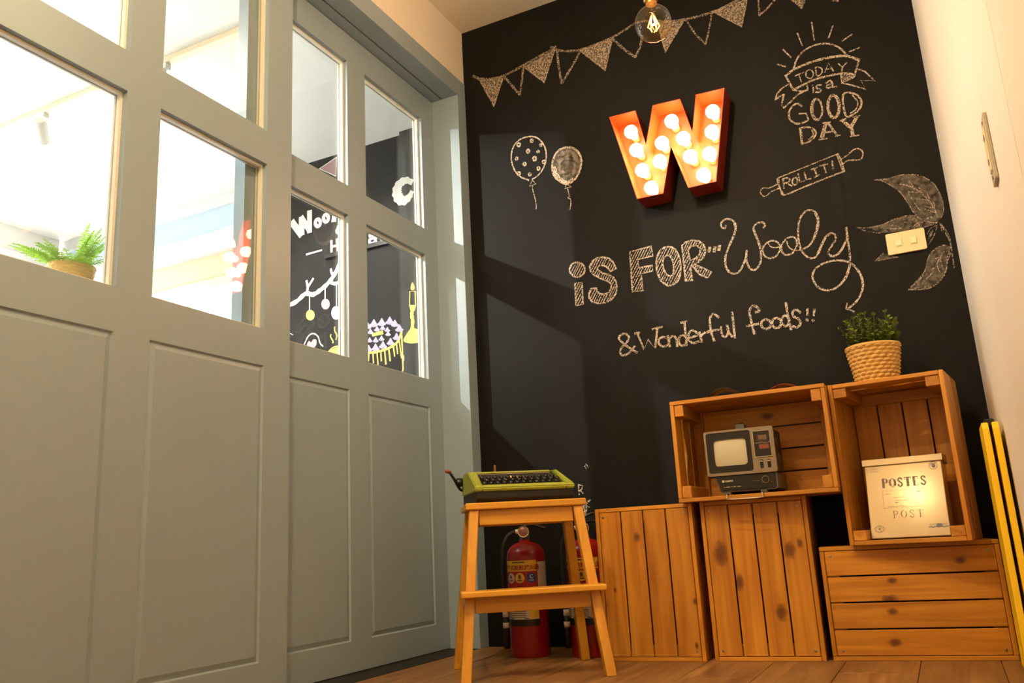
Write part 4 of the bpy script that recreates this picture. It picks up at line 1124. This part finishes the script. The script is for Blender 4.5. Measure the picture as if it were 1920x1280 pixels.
me = mesh('print', D.V, D.F); me.materials.append(M['ink']); o = link('printed_lettering', me, None, mb); o['label'] = 'grey print reading POSTES POST with a dashed stamp frame'
D = Flat(-0.0004)
D.line(ell(0.081, 0.196, 0.0105, 0.0105), 0.0012, closed=True); D.fill(ell(0.082, 0.195, 0.005, 0.006)); D.line([(0.074, .198), (0.079, .203), (0.083, .199), (0.088, .204)], 0.002)
D.line([(0.050 + 0.0055 * k, 0.0245 + 0.0016 * math.sin(k * 2.4)) for k in range(10)], 0.0026); D.fill([(0.068, .024), (0.085, .024), (0.083, .0335), (0.071, .034)])
me = mesh('stamp', D.V, D.F); me.materials.append(M['inkblue']); o = link('printed_stamp', me, None, mb); o['label'] = 'blue-grey round and wavy postmarks'
flat_text('POST', 0.0075, 0.052, 0.0285, -0.0005, M['inkblue'], mb, 'printed_word'); flat_text('ARD', 0.0075, 0.0815, 0.0285, -0.0005, M['inkblue'], mb, 'printed_word')

# ================================================================== POTTED PLANT
M['straw'] = plain('woven_straw', rgb(206, 164, 88), 0.6, var=0.14, scale=60)
M['leafg'] = plain('box_leaf_green', rgb(104, 122, 46), 0.42, var=0.4, scale=25)
M['stemg'] = plain('plant_stem', rgb(70, 74, 36), 0.6)
M['soil'] = plain('dark_soil', rgb(40, 30, 22), 0.9)
def basket(name, parent, r0, r1, h, rows, sts, depth, mat):
    V, F = [], []; nu, nv = sts * 8, rows * 8
    for j in range(nv + 1):
        t = j / nv; row = int(min(rows - 1, t * rows)); fz = t * rows - row
        r = r0 + (r1 - r0) * t
        for i in range(nu):
            a = 2 * PI * i / nu; ph = (i / 8 + 0.5 * (row % 2)) % 1.0
            bul = (max(0.0, math.sin(PI * fz)) * max(0.0, math.sin(PI * ph))) ** 0.75
            sl = 0.35 * (ph - 0.5) / rows * h
            V.append(((r + depth * bul) * math.cos(a), (r + depth * bul) * math.sin(a), h * t + sl * math.sin(PI * fz)))
    for j in range(nv):
        for i in range(nu): F.append((j * nu + i, j * nu + (i + 1) % nu, (j + 1) * nu + (i + 1) % nu, (j + 1) * nu + i))
    F.append(tuple(range(nu))[::-1])
    me = mesh(name, V, F, True); me.materials.append(mat)
    return link(name, me, None, parent)
def leaf_quad(V, F, p, d, up, l, w):
    s = d.cross(up); s.normalize(); nn = s.cross(d)
    k = len(V)
    V += [p, p + d * l * .35 + s * w + nn * l * .1, p + d * l * .75 + s * w * .8 + nn * l * .1, p + d * l, p + d * l * .75 - s * w * .8 + nn * l * .1, p + d * l * .35 - s * w + nn * l * .1, p + d * l * .55]
    F += [(k, k + 1, k + 6), (k + 1, k + 2, k + 6), (k + 2, k + 3, k + 6), (k + 3, k + 4, k + 6), (k + 4, k + 5, k + 6), (k + 5, k, k + 6)]
pc = onY(1644, 702, -0.205)
pl = empty('potted_plant', (pc.x, -0.205, 0.7725)); tag(pl, 'small leafy green plant in a braided straw basket on the crate', 'potted plant')
basket('basket', pl, 0.055, 0.073, 0.112, 10, 19, 0.0075, M['straw'])
bm = bmesh.new(); tube_bm(bm, [(0.074 * math.cos(2 * PI * k / 32), 0.074 * math.sin(2 * PI * k / 32), 0.112) for k in range(32)], 0.0055, 8, True)
bmesh.ops.recalc_face_normals(bm, faces=bm.faces[:]); bmobj('rim', bm, M['straw'], pl, smooth=True)
lathe('soil', [(0, 0.098), (0.069, 0.098), (0.069, 0.094), (0, 0.094)], M['soil'], pl, n=24)
V, F = [], []; sb = bmesh.new(); rnd = random.Random(3)
for k in range(64):
    a = rnd.uniform(0, 2 * PI); rr = 0.055 * math.sqrt(rnd.random()); b0 = Vector((rr * math.cos(a), rr * math.sin(a), 0.096))
    lean = rnd.uniform(0.0, 0.75); a2 = a + rnd.uniform(-.5, .5)
    tip = b0 + Vector((math.cos(a2) * 0.055 * lean, math.sin(a2) * 0.055 * lean, rnd.uniform(0.045, 0.118) * (1.1 - .5 * lean)))
    tube_bm(sb, [b0, (b0 + tip) / 2 + Vector((0, 0, .004)), tip], 0.0011, 5)
    ax = (tip - b0).normalized()
    for q in range(6):
        p = b0.lerp(tip, 0.35 + 0.13 * q); ang = q * 1.57
        side = Vector((math.cos(ang + a), math.sin(ang + a), 0)); d = (side * 1.0 + ax * (0.35 + 0.1 * q)).normalized()
        for sg in (1, -1):
            dd = (side * sg + ax * (0.3 + 0.12 * q)).normalized(); leaf_quad(V, F, p, dd, ax, rnd.uniform(0.012, 0.019), rnd.uniform(0.0045, 0.0065))
    leaf_quad(V, F, tip, ax, Vector((1, 0, .1)), 0.012, 0.004)
bmobj('stems', sb, M['stemg'], pl, smooth=True)
me = mesh('foliage', V, F, True); me.materials.append(M['leafg']); o = link('foliage', me, None, pl); o['kind'] = 'stuff'; o['label'] = 'dense small rounded green leaves'

# ================================================================== FIRE EXTINGUISHERS
M['red'] = plain('red_enamel', rgb(142, 16, 11), 0.28, var=0.04)
M['lyellow'] = plain('yellow_label', rgb(226, 186, 60), 0.5, var=0.06)
M['lred'] = plain('red_label', rgb(168, 24, 22), 0.5)
M['lwhite'] = plain('white_label', rgb(206, 196, 182), 0.5, var=0.05)
M['lblue'] = plain('blue_label', rgb(40, 74, 140), 0.5)
M['lprint'] = plain('black_print', rgb(40, 34, 28), 0.6)
M['brass'] = plain('dull_gauge', rgb(150, 110, 96), 0.35, 0.6)
ER = 0.066
ex = empty('fire_extinguisher', (0.288, -0.232, 0.0)); tag(ex, 'red fire extinguisher visible between the legs of the step stool', 'extinguisher', 'fire extinguishers on the floor')
VA = math.atan2(CAM_P.y + 0.232, CAM_P.x - 0.288)
def patch(name, a0, a1, z0, z1, mat, dr, n=14):
    V, F = [], []
    for k in range(n + 1):
        a = VA + math.radians(a0 + (a1 - a0) * k / n); r = ER + dr
        V += [(r * math.cos(a), r * math.sin(a), z0), (r * math.cos(a), r * math.sin(a), z1)]
    for k in range(n): F.append((2 * k, 2 * k + 2, 2 * k + 3, 2 * k + 1))
    me = mesh(name, V, F, True); me.materials.append(mat); return link(name, me, None, ex)
def wrap(me, name, ac, z, mat, dr):
    r = ER + dr
    for v in me.vertices:
        a = VA + math.radians(ac) + v.co.x / r
        v.co = Vector((r * math.cos(a), r * math.sin(a), z + v.co.y))
    me.update(); me.materials.append(mat); return link(name, me, None, ex)
def disc(a, z, r, mat, name, dr=0.0012):
    V = [(0, 0, 0)] + [(r * math.cos(2 * PI * k / 20), r * math.sin(2 * PI * k / 20), 0) for k in range(20)]
    return wrap(mesh(name, V, [(0, 1 + k, 1 + (k + 1) % 20) for k in range(20)]), name, a, z, mat, dr)
lathe('cylinder', [(0, 0.0), (ER - 0.004, 0.0), (ER - 0.001, 0.004), (ER, 0.010), (ER, 0.325), (ER - 0.004, 0.342), (ER - 0.014, 0.357), (ER - 0.030, 0.367), (0.020, 0.372), (0.019, 0.380), (0, 0.380)], M['red'], ex, n=48)
lathe('neck', [(0, 0.378), (0.017, 0.378), (0.017, 0.396), (0.014, 0.400), (0.014, 0.422), (0, 0.422)], M['tvgrey'], ex, n=20)
vd = Vector((math.cos(VA), math.sin(VA), 0)); vr = Vector((-math.sin(VA), math.cos(VA), 0))
gq = vd.to_track_quat('Z', 'Y').to_euler()
g = lathe('pressure_gauge', [(0, 0), (0.018, 0), (0.0185, 0.010), (0.016, 0.012), (0.0, 0.012)], M['brass'], ex, vd * 0.014 - vr * 0.004 + Vector((0, 0, 0.406)), gq, n=24)
lathe('gauge_rim', [(0.0185, 0.004), (0.0195, 0.004), (0.0195, 0.0135), (0.016, 0.0135), (0.016, 0.012)], M['chrome'], g, n=24)
tube('carry_handle', smooth_path([vd * 0.012 + Vector((0, 0, 0.424)), vr * 0.03 + Vector((0, 0, 0.428)), vr * 0.055 + Vector((0, 0, 0.420)), vr * 0.074 + Vector((0, 0, 0.413))], 4), 0.005, M['black'], ex)
tube('squeeze_lever', smooth_path([vr * -0.006 + Vector((0, 0, 0.424)), vr * 0.012 + Vector((0, 0, 0.446)), vr * 0.04 + Vector((0, 0, 0.453)), vr * 0.072 + Vector((0, 0, 0.440))], 4), 0.0045, M['black'], ex)
tube('safety_pin', [vd * 0.016 + Vector((0, 0, 0.436)) + vr * .008, vd * -0.016 + Vector((0, 0, 0.436)) + vr * .008], 0.0016, M['chrome'], ex)
z_ = Vector((0, 0, 1)); ho = [vr * -0.014 + z_ * 0.408, vr * -0.035 + z_ * 0.406, vr * -0.060 + z_ * 0.392 + vd * .004, vr * -0.077 + z_ * 0.350 + vd * .01, vr * -0.080 + z_ * 0.27 + vd * .016, vr * -0.079 + z_ * 0.19 + vd * .02, vr * -0.078 + z_ * 0.145 + vd * .022]
hs = tube('hose', smooth_path(ho, 6), 0.0075, M['blackmatte'], ex)
tube('hose_fitting', [vr * -0.013 + z_ * 0.408, vr * -0.031 + z_ * 0.4065], 0.0085, M['lwhite'], hs)
nzl = tube('nozzle', [vr * -0.078 + z_ * 0.150 + vd * .022, vr * -0.078 + z_ * 0.10 + vd * .022, vr * -0.078 + z_ * 0.03 + vd * .022], lambda t: 0.0085 + 0.003 * t, M['black'], ex)
tube('nozzle_clip', [vr * -0.078 + z_ * 0.150 + vd * .022, vr * -0.078 + z_ * 0.130 + vd * .022], 0.0105, M['lwhite'], nzl)
tube('nozzle_clip', [vr * -0.078 + z_ * 0.112 + vd * .022, vr * -0.078 + z_ * 0.095 + vd * .022], 0.0112, M['lwhite'], nzl)
patch('yellow_label', -86, 30, 0.276, 0.311, M['lyellow'], 0.0006)
patch('red_label', -86, 30, 0.155, 0.276, M['lred'], 0.0005)
patch('white_label', -86, 2, 0.122, 0.157, M['lwhite'], 0.0007); patch('yellow_label', 2, 31, 0.122, 0.157, M['lyellow'], 0.0007)
patch('black_band', -88, 33, 0.100, 0.124, M['black'], 0.0006); patch('white_label', 33, 84, 0.225, 0.305, M['lwhite'], 0.0006)
for k in range(5): patch('small_print', -84 + 24 * k, -72 + 24 * k, 0.1235, 0.1262, M['lblue'] if k % 2 else M['lwhite'], 0.0010, 3)
for k in range(4): patch('small_print', -70, -8, 0.128 + 0.0062 * k, 0.1302 + 0.0062 * k, M['tvgrey'], 0.0011, 8)
wrap(text_mesh('蓄壓式乾粉滅火器', 0.0185, 0.92, 'CENTER', 0.0004), 'lettering', -22, 0.2815, M['lred'], 0.0012)['label'] = 'red characters naming a powder extinguisher'
patch('small_print', -45, -5, 0.3035, 0.3070, M['lprint'], 0.0011, 6)
for (a, mm, ch, pm) in ((-52, 'lwhite', 'A', 'lprint'), (-21, 'lyellow', 'B', 'lprint'), (13, 'lblue', 'C', 'lwhite')):
    disc(a, 0.2545, 0.0168, M[mm], 'fire_class_disc')
    wrap(text_mesh(ch, 0.018, 1, 'CENTER', 0.0005), 'lettering', a, 0.2525, M[pm], 0.0018)
    patch('small_print', a - 7, a + 7, 0.245, 0.248, M[pm], 0.0016, 3)
ex2 = copy_tree(ex); ex2.location = (0.502, -0.215, 0); ex2.rotation_euler = (0, 0, 0.03)
tag(ex2, 'red fire extinguisher half hidden behind the left upright crate', 'extinguisher', 'fire extinguishers on the floor')

# ================================================================== MARQUEE LETTER
M['wred'] = plain('orange_enamel', rgb(216, 74, 26), 0.4, var=0.03)
M['wshade'] = plain('shaded_red_enamel', rgb(120, 30, 14), 0.4, var=0.03)  # shade on the letter's outer sides, put into the colour
M['wglow'] = emitter('warm_bulb_glow', (1.0, 0.76, 0.42, 1), BULB_E)
M['wsock'] = plain('bulb_socket', rgb(230, 190, 120), 0.4)
WD = 0.10
def wz(x, y, pl=-WD): 
    p = onY(1110 + x / (1280 / 300), 140 + y / (1280 / 300), pl); return (p.x, p.z)
wpoly = [wz(*p) for p in parse('138,340 348,285 432,555 485,245 705,193 803,455 830,160 1060,105 995,855 770,907 632,580 572,950 360,995')]
wc0 = Vector((sum(p[0] for p in wpoly) / 13, 0, sum(p[1] for p in wpoly) / 13))
wm = empty('marquee_letter', (wc0.x, -0.001, wc0.z)); tag(wm, 'glowing red marquee letter W with round bulbs on the chalkboard', 'sign')
WP = [(a - wc0.x, b - wc0.z) for a, b in wpoly]
n = len(WP)
prism('back_plate', WP, -0.010, -0.004, M['wred'], wm, 'y')
# rim wall: inner skin, and outer skin coloured darker as shade
area = sum(WP[k][0] * WP[(k + 1) % n][1] - WP[(k + 1) % n][0] * WP[k][1] for k in range(n))
def offset(P, d):
    out = []
    for k in range(len(P)):
        a, b_, c = Vector(P[k - 1]), Vector(P[k]), Vector(P[(k + 1) % len(P)])
        e1 = (b_ - a).normalized(); e2 = (c - b_).normalized(); sg = 1 if area > 0 else -1
        n1 = Vector((-e1.y, e1.x)) * sg; n2 = Vector((-e2.y, e2.x)) * sg
        m_ = (n1 + n2); m_ = m_ / max(0.25, m_.length_squared / 2) ; out.append((b_.x + m_.x * d, b_.y + m_.y * d))
    return out
IN = offset(WP, 0.0025)
V = []; F = []
for (P, y) in ((WP, -WD), (WP, -0.002), (IN, -WD), (IN, -0.010)): V += [(p[0], y, p[1]) for p in P]
for k in range(n):
    k2 = (k + 1) % n
    F += [(k, k2, n + k2, n + k), (2 * n + k2, 2 * n + k, 3 * n + k, 3 * n + k2), (k, 2 * n + k, 2 * n + k2, k2)]
me = mesh('rim_wall', V, F); bm = bmesh.new(); bm.from_mesh(me); bmesh.ops.recalc_face_normals(bm, faces=bm.faces[:]); bm.to_mesh(me); bm.free()
me.materials.append(M['wred']); me.materials.append(M['wshade'])
for p_ in me.polygons:
    if p_.index % 3 == 0: p_.material_index = 1
link('rim_wall', me, None, wm)
blb = None
for (px, py) in ((1183, 247), (1193, 281), (1204, 319), (1221, 352), (1241, 268), (1237, 302), (1259, 227), (1281, 259), (1294, 293), (1336, 209), (1335, 247), (1330, 288), (1319, 328)):
    c = onY(px, py, -0.078); loc = (c.x - wc0.x, -0.077, c.z - wc0.z)
    if blb is None:
        blb = lathe('bulb', [(0, 0.0255), (0.010, 0.0235), (0.0185, 0.0175), (0.0245, 0.007), (0.0252, -0.003), (0.0225, -0.013), (0.0175, -0.022), (0.0150, -0.032), (0.0140, -0.044), (0.0, -0.045)], M['wglow'], wm, loc, (PI / 2, 0, 0), n=20)
        bs = lathe('bulb_socket', [(0, -0.044), (0.0145, -0.044), (0.0155, -0.050), (0.0155, -0.0665), (0, -0.0665)], M['wsock'], blb, n=14)
    else:
        c2 = copy_tree(blb); c2.location = loc

# ================================================================== PENDANT LAMPS
M['amber'] = thin_glass('amber_bulb_glass', (1.0, 0.90, 0.74, 1), 1.45)
M['filament'] = emitter('led_filament', (1.0, 0.52, 0.10, 1), 9.0)
M['brassb'] = plain('aged_brass', rgb(170, 128, 72), 0.35, 0.9)
def pendant(loc, watts, label):
    root = empty('pendant_lamp', loc); tag(root, label, 'lamp', 'bare globe pendants')
    R = 0.0475
    prof = [(0, -R)] + [(R * math.sin(math.radians(a)), -R * math.cos(math.radians(a))) for a in range(12, 156, 9)] + [(0.0155, R * 0.98), (0.0145, R + 0.012)]
    gb = lathe('globe', prof, M['amber'], root, n=40, sharp=180)
    lathe('screw_cap', [(0, R + 0.030), (0.0135, R + 0.030), (0.0145, R + 0.008), (0, R + 0.008)], M['brassb'], root, n=20)
    lathe('socket', [(0, R + 0.085), (0.008, R + 0.085), (0.017, R + 0.070), (0.019, R + 0.020), (0.0155, R + 0.016), (0, R + 0.016)], M['brassb'], root, n=24)
    lathe('stem_flare', [(0.020, R - 0.014), (0.012, R - 0.008), (0.004, R - 0.012), (0.0028, R - 0.028), (0.0, R - 0.030)], M['amber'], root, n=20)
    bm = bmesh.new()
    for k in range(6):
        a = 2 * PI * k / 6 + 0.3
        tube_bm(bm, [(0.004 * math.cos(a), 0.004 * math.sin(a), R - 0.026), (0.015 * math.cos(a), 0.015 * math.sin(a), -0.010)], 0.0011, 6)
        a2 = 2 * PI * (k + 1) / 6 + 0.3
        tube_bm(bm, [(0.0145 * math.cos(a), 0.0145 * math.sin(a), -0.009), (0.006 * math.cos((a + a2) / 2), 0.006 * math.sin((a + a2) / 2), -0.022)], 0.0008, 5)
    bmobj('filament', bm, M['filament'], root, smooth=True)
    top = H - loc[2]
    tube('cord', [(0, 0, R + 0.083), (0, 0, top - 0.025)], 0.0032, M['blackmatte'], root)
    lathe('ceiling_rose', [(0, top - 0.028), (0.02, top - 0.028), (0.045, top - 0.012), (0.047, top - 0.0005), (0, top - 0.0005)], M['brassb'], root, n=28)
    lamp('bulb_light', 'POINT', (0, 0, 0.004), watts, WARM, root, 0.003)
    return root
pp_ = CAM_P + ray(1225, 44) * 2.15
pendant(tuple(pp_), PEND_W, 'bare globe bulb with glowing filaments hanging in front of the chalkboard')
pendant(tuple(MID_POS), MID_W, 'bare globe bulb added above the photographer to brighten the doors')
pendant(tuple(REAR_POS), REAR_W, 'bare globe bulb hanging at the rear of the room near the door')

# ================================================================== WALL SWITCH ON THE CHALKBOARD
M['ivory'] = plain('ivory_plastic', rgb(232, 218, 166), 0.35, var=0.02)
M['ivory2'] = plain('ivory_rocker', rgb(240, 230, 190), 0.3, var=0.02)
s0 = onY(1699, 454, 0)
sw = empty('light_switch', (s0.x, -0.0005, s0.z)); tag(sw, 'ivory double light switch plate on the chalkboard wall', 'light switch')
ang = 0.0
prism('plate', rrect(-0.058, 0.058, -0.036, 0.036, 0.005), -0.009, 0.0, M['ivory'], sw, 'y', 0.0015)
for x in (-0.022, 0.022):
    r = bx('rocker_frame', (x - 0.0105, -0.0105, -0.0135), (x + 0.0105, -0.0088, 0.0135), M['ivory'], sw, 0.0005)
    prism('rocker', [(-0.004, -0.010), (-0.0018, 0.010), (0.0, 0.010), (0.0, -0.010)], -0.008, 0.008, M['ivory2'], r, 'x')
# grey outlet plate, loose on the right wall
M['grime'] = plain('aged_grey_plastic', rgb(176, 168, 146), 0.5, var=0.1)
so = empty('wall_outlet', (WX - 0.0005, -1.385, 0.965)); tag(so, 'aged grey outlet plate seen edge-on on the cream wall', 'wall outlet')
prism('plate', rrect(-0.024, 0.024, -0.060, 0.060, 0.004), -0.0055, 0.0, M['grime'], so, 'x', 0.0012)
bx('socket_insert', (-0.0075, -0.012, -0.04), (-0.0052, 0.012, 0.04), M['ivory'], so, 0.0008)
for z in (-0.022, 0.022): bx('socket_hole', (-0.0082, -0.006, z - 0.004), (-0.0073, 0.006, z + 0.004), M['brown'], so)
for z in (-0.050, 0.050): lathe('screw', [(0, 0.0014), (0.003, 0.001), (0.0034, 0)], M['brown'], so, (-0.0057, 0, z), (0, -PI / 2, 0), n=10)

# ================================================================== YELLOW FLOOR SIGN
M['yellow'] = plain('yellow_sign_plastic', rgb(240, 196, 20), 0.4, var=0.03)
ys = empty('floor_sign', (1.7305, -0.42, 0.0)); tag(ys, 'folded yellow floor sign standing on edge between crate and right wall', 'floor sign')
for s in (-1, 1):
    x0_, x1_ = (-0.0195, -0.0045) if s < 0 else (0.0035, 0.0185)
    p = prism('panel', [(-0.10, 0.0), (-0.06, 0.0), (-0.055, 0.06), (0.055, 0.06), (0.06, 0.0), (0.10, 0.0), (0.085, 0.585), (0.07, 0.60), (-0.07, 0.60), (-0.085, 0.585)], x0_, x1_, M['yellow'], ys, 'x', 0.002)
bx('hinge', (-0.012, -0.06, 0.590), (0.011, 0.06, 0.610), M['black'], ys, 0.003)
bx('spacer', (-0.0046, -0.05, 0.30), (0.0036, 0.05, 0.312), M['black'], ys, 0.001)

# ================================================================== PAPERS ON THE CRATE
M['pbrown'] = plain('dark_brochure_paper', rgb(62, 44, 36), 0.4, var=0.3, scale=40)
M['pred'] = plain('red_leaflet_paper', rgb(150, 50, 30), 0.45, var=0.4, scale=40)
def sheet(name, c, w, l, rz, lift, mat, label):
    V, F = [], []; n_ = 8; z0 = 0.7709
    for th in (0, 1):
        for j in range(n_ + 1):
            u = j / n_ - 0.5
            for i in (-0.5, 0.5): V.append((u * w, i * l, lift * math.cos(PI * u) + th * 0.0012))
    q = 2 * (n_ + 1)
    for j in range(n_):
        a = 2 * j; F += [(a, a + 1, a + 3, a + 2), (q + a, q + a + 2, q + a + 3, q + a + 1), (a, a + 2, q + a + 2, q + a), (a + 1, q + a + 1, q + a + 3, a + 3)]
    F += [(0, q, q + 1, 1), (q - 2, q - 1, 2 * q - 1, 2 * q - 2)]
    me = mesh(name, V, F); me.materials.append(mat); o = link(name, me, None, None, (c[0], c[1], z0), (0, 0, rz)); tag(o, label, 'paper'); return o
sheet('brochure', (1.045, -0.322), 0.105, 0.07, 0.10, 0.024, M['pbrown'], 'dark curled brochure lying on the television crate')
sheet('leaflet', (1.225, -0.330), 0.085, 0.05, -0.1, 0.013, M['pred'], 'red leaflet lying on the television crate near its right end')

sheet('card', (1.327, -0.20), 0.12, 0.16, 0.0, 0.004, plain('brown_card', rgb(104, 62, 30), 0.6), 'thin brown card lying across the gap between the two upper crates')

# ================================================================== FERN IN THE ADJOINING ROOM
M['fern'] = plain('fern_green', rgb(150, 196, 70), 0.55, var=0.25, scale=20)
_n = M['fern'].node_tree; _t = _n.nodes.new('ShaderNodeBsdfTranslucent'); _t.inputs[0].default_value = rgb(170, 214, 70)
_m = _n.nodes.new('ShaderNodeMixShader'); _m.inputs[0].default_value = 0.45
_n.links.new(_n.nodes['Principled BSDF'].outputs[0], _m.inputs[1]); _n.links.new(_t.outputs[0], _m.inputs[2]); _n.links.new(_m.outputs[0], _n.nodes['Material Output'].inputs[0])
fc = onX(134, 505, -1.2)
ps = empty('plant_stand', (-1.2, fc.y, 0)); tag(ps, 'tall slim wooden stand holding the fern behind the glass', 'plant stand')
zt = fc.z - 0.105
lathe('top', [(0, zt - 0.02), (0.11, zt - 0.02), (0.115, zt - 0.012), (0.115, zt), (0, zt)], M['birch'], ps, n=28)
for k in range(3):
    a = 2 * PI * k / 3; tube('leg', [(0.16 * math.cos(a), 0.16 * math.sin(a), 0), (0.06 * math.cos(a), 0.06 * math.sin(a), zt - 0.02)], 0.013, M['birch'], ps)
fe = empty('fern', (-1.2, fc.y, zt + 0.0005)); tag(fe, 'bright green fern in a wicker basket seen through the door glass', 'fern')
basket('basket', fe, 0.062, 0.082, 0.115, 9, 16, 0.004, M['straw'])
lathe('soil', [(0, 0.100), (0.078, 0.100), (0.078, 0.096), (0, 0.096)], M['soil'], fe, n=20)
rnd = random.Random(5)
for k in range(58):
    a = 2.39996 * k + rnd.uniform(-.2, .2); ln = rnd.uniform(0.13, 0.19); el = 0.35 + 1.15 * ((k * 0.618) % 1.0)
    out = Vector((math.cos(a), math.sin(a), 0)); b0 = Vector((0.035 * math.cos(a), 0.035 * math.sin(a), 0.100))
    pts = []
    for t in range(9):
        s = t / 8; pts.append(b0 + out * (ln * s * math.cos(el) + 0.04 * s * s) + Vector((0, 0, ln * math.sin(el) * s - 0.05 * s * s * (1.5 - el * .8))))
    bm = bmesh.new(); tube_bm(bm, pts, 0.0012, 4)
    side = out.cross(Vector((0, 0, 1)))
    for t in range(2, 22):
        s = t / 22 * 8; i = min(7, int(s)); p = pts[i].lerp(pts[i + 1], s - i); d = (pts[i + 1] - pts[i]).normalized()
        l = 0.022 * math.sin(PI * min(1, 0.2 + t / 28)) + 0.003; tw_ = rnd.uniform(-.5, .5)
        for sg in (-1, 1):
            q = (side * sg + d * 0.5 + Vector((0, 0, tw_))).normalized(); w_ = d * 0.0022; e_ = p + q * l + Vector((0, 0, -0.004))
            vs = [bm.verts.new(p - w_), bm.verts.new(p + q * l * .5 - w_ * 1.2), bm.verts.new(e_), bm.verts.new(p + q * l * .5 + w_ * 1.2), bm.verts.new(p + w_)]
            bm.faces.new(vs)
    bmobj('frond', bm, M['fern'], fe)
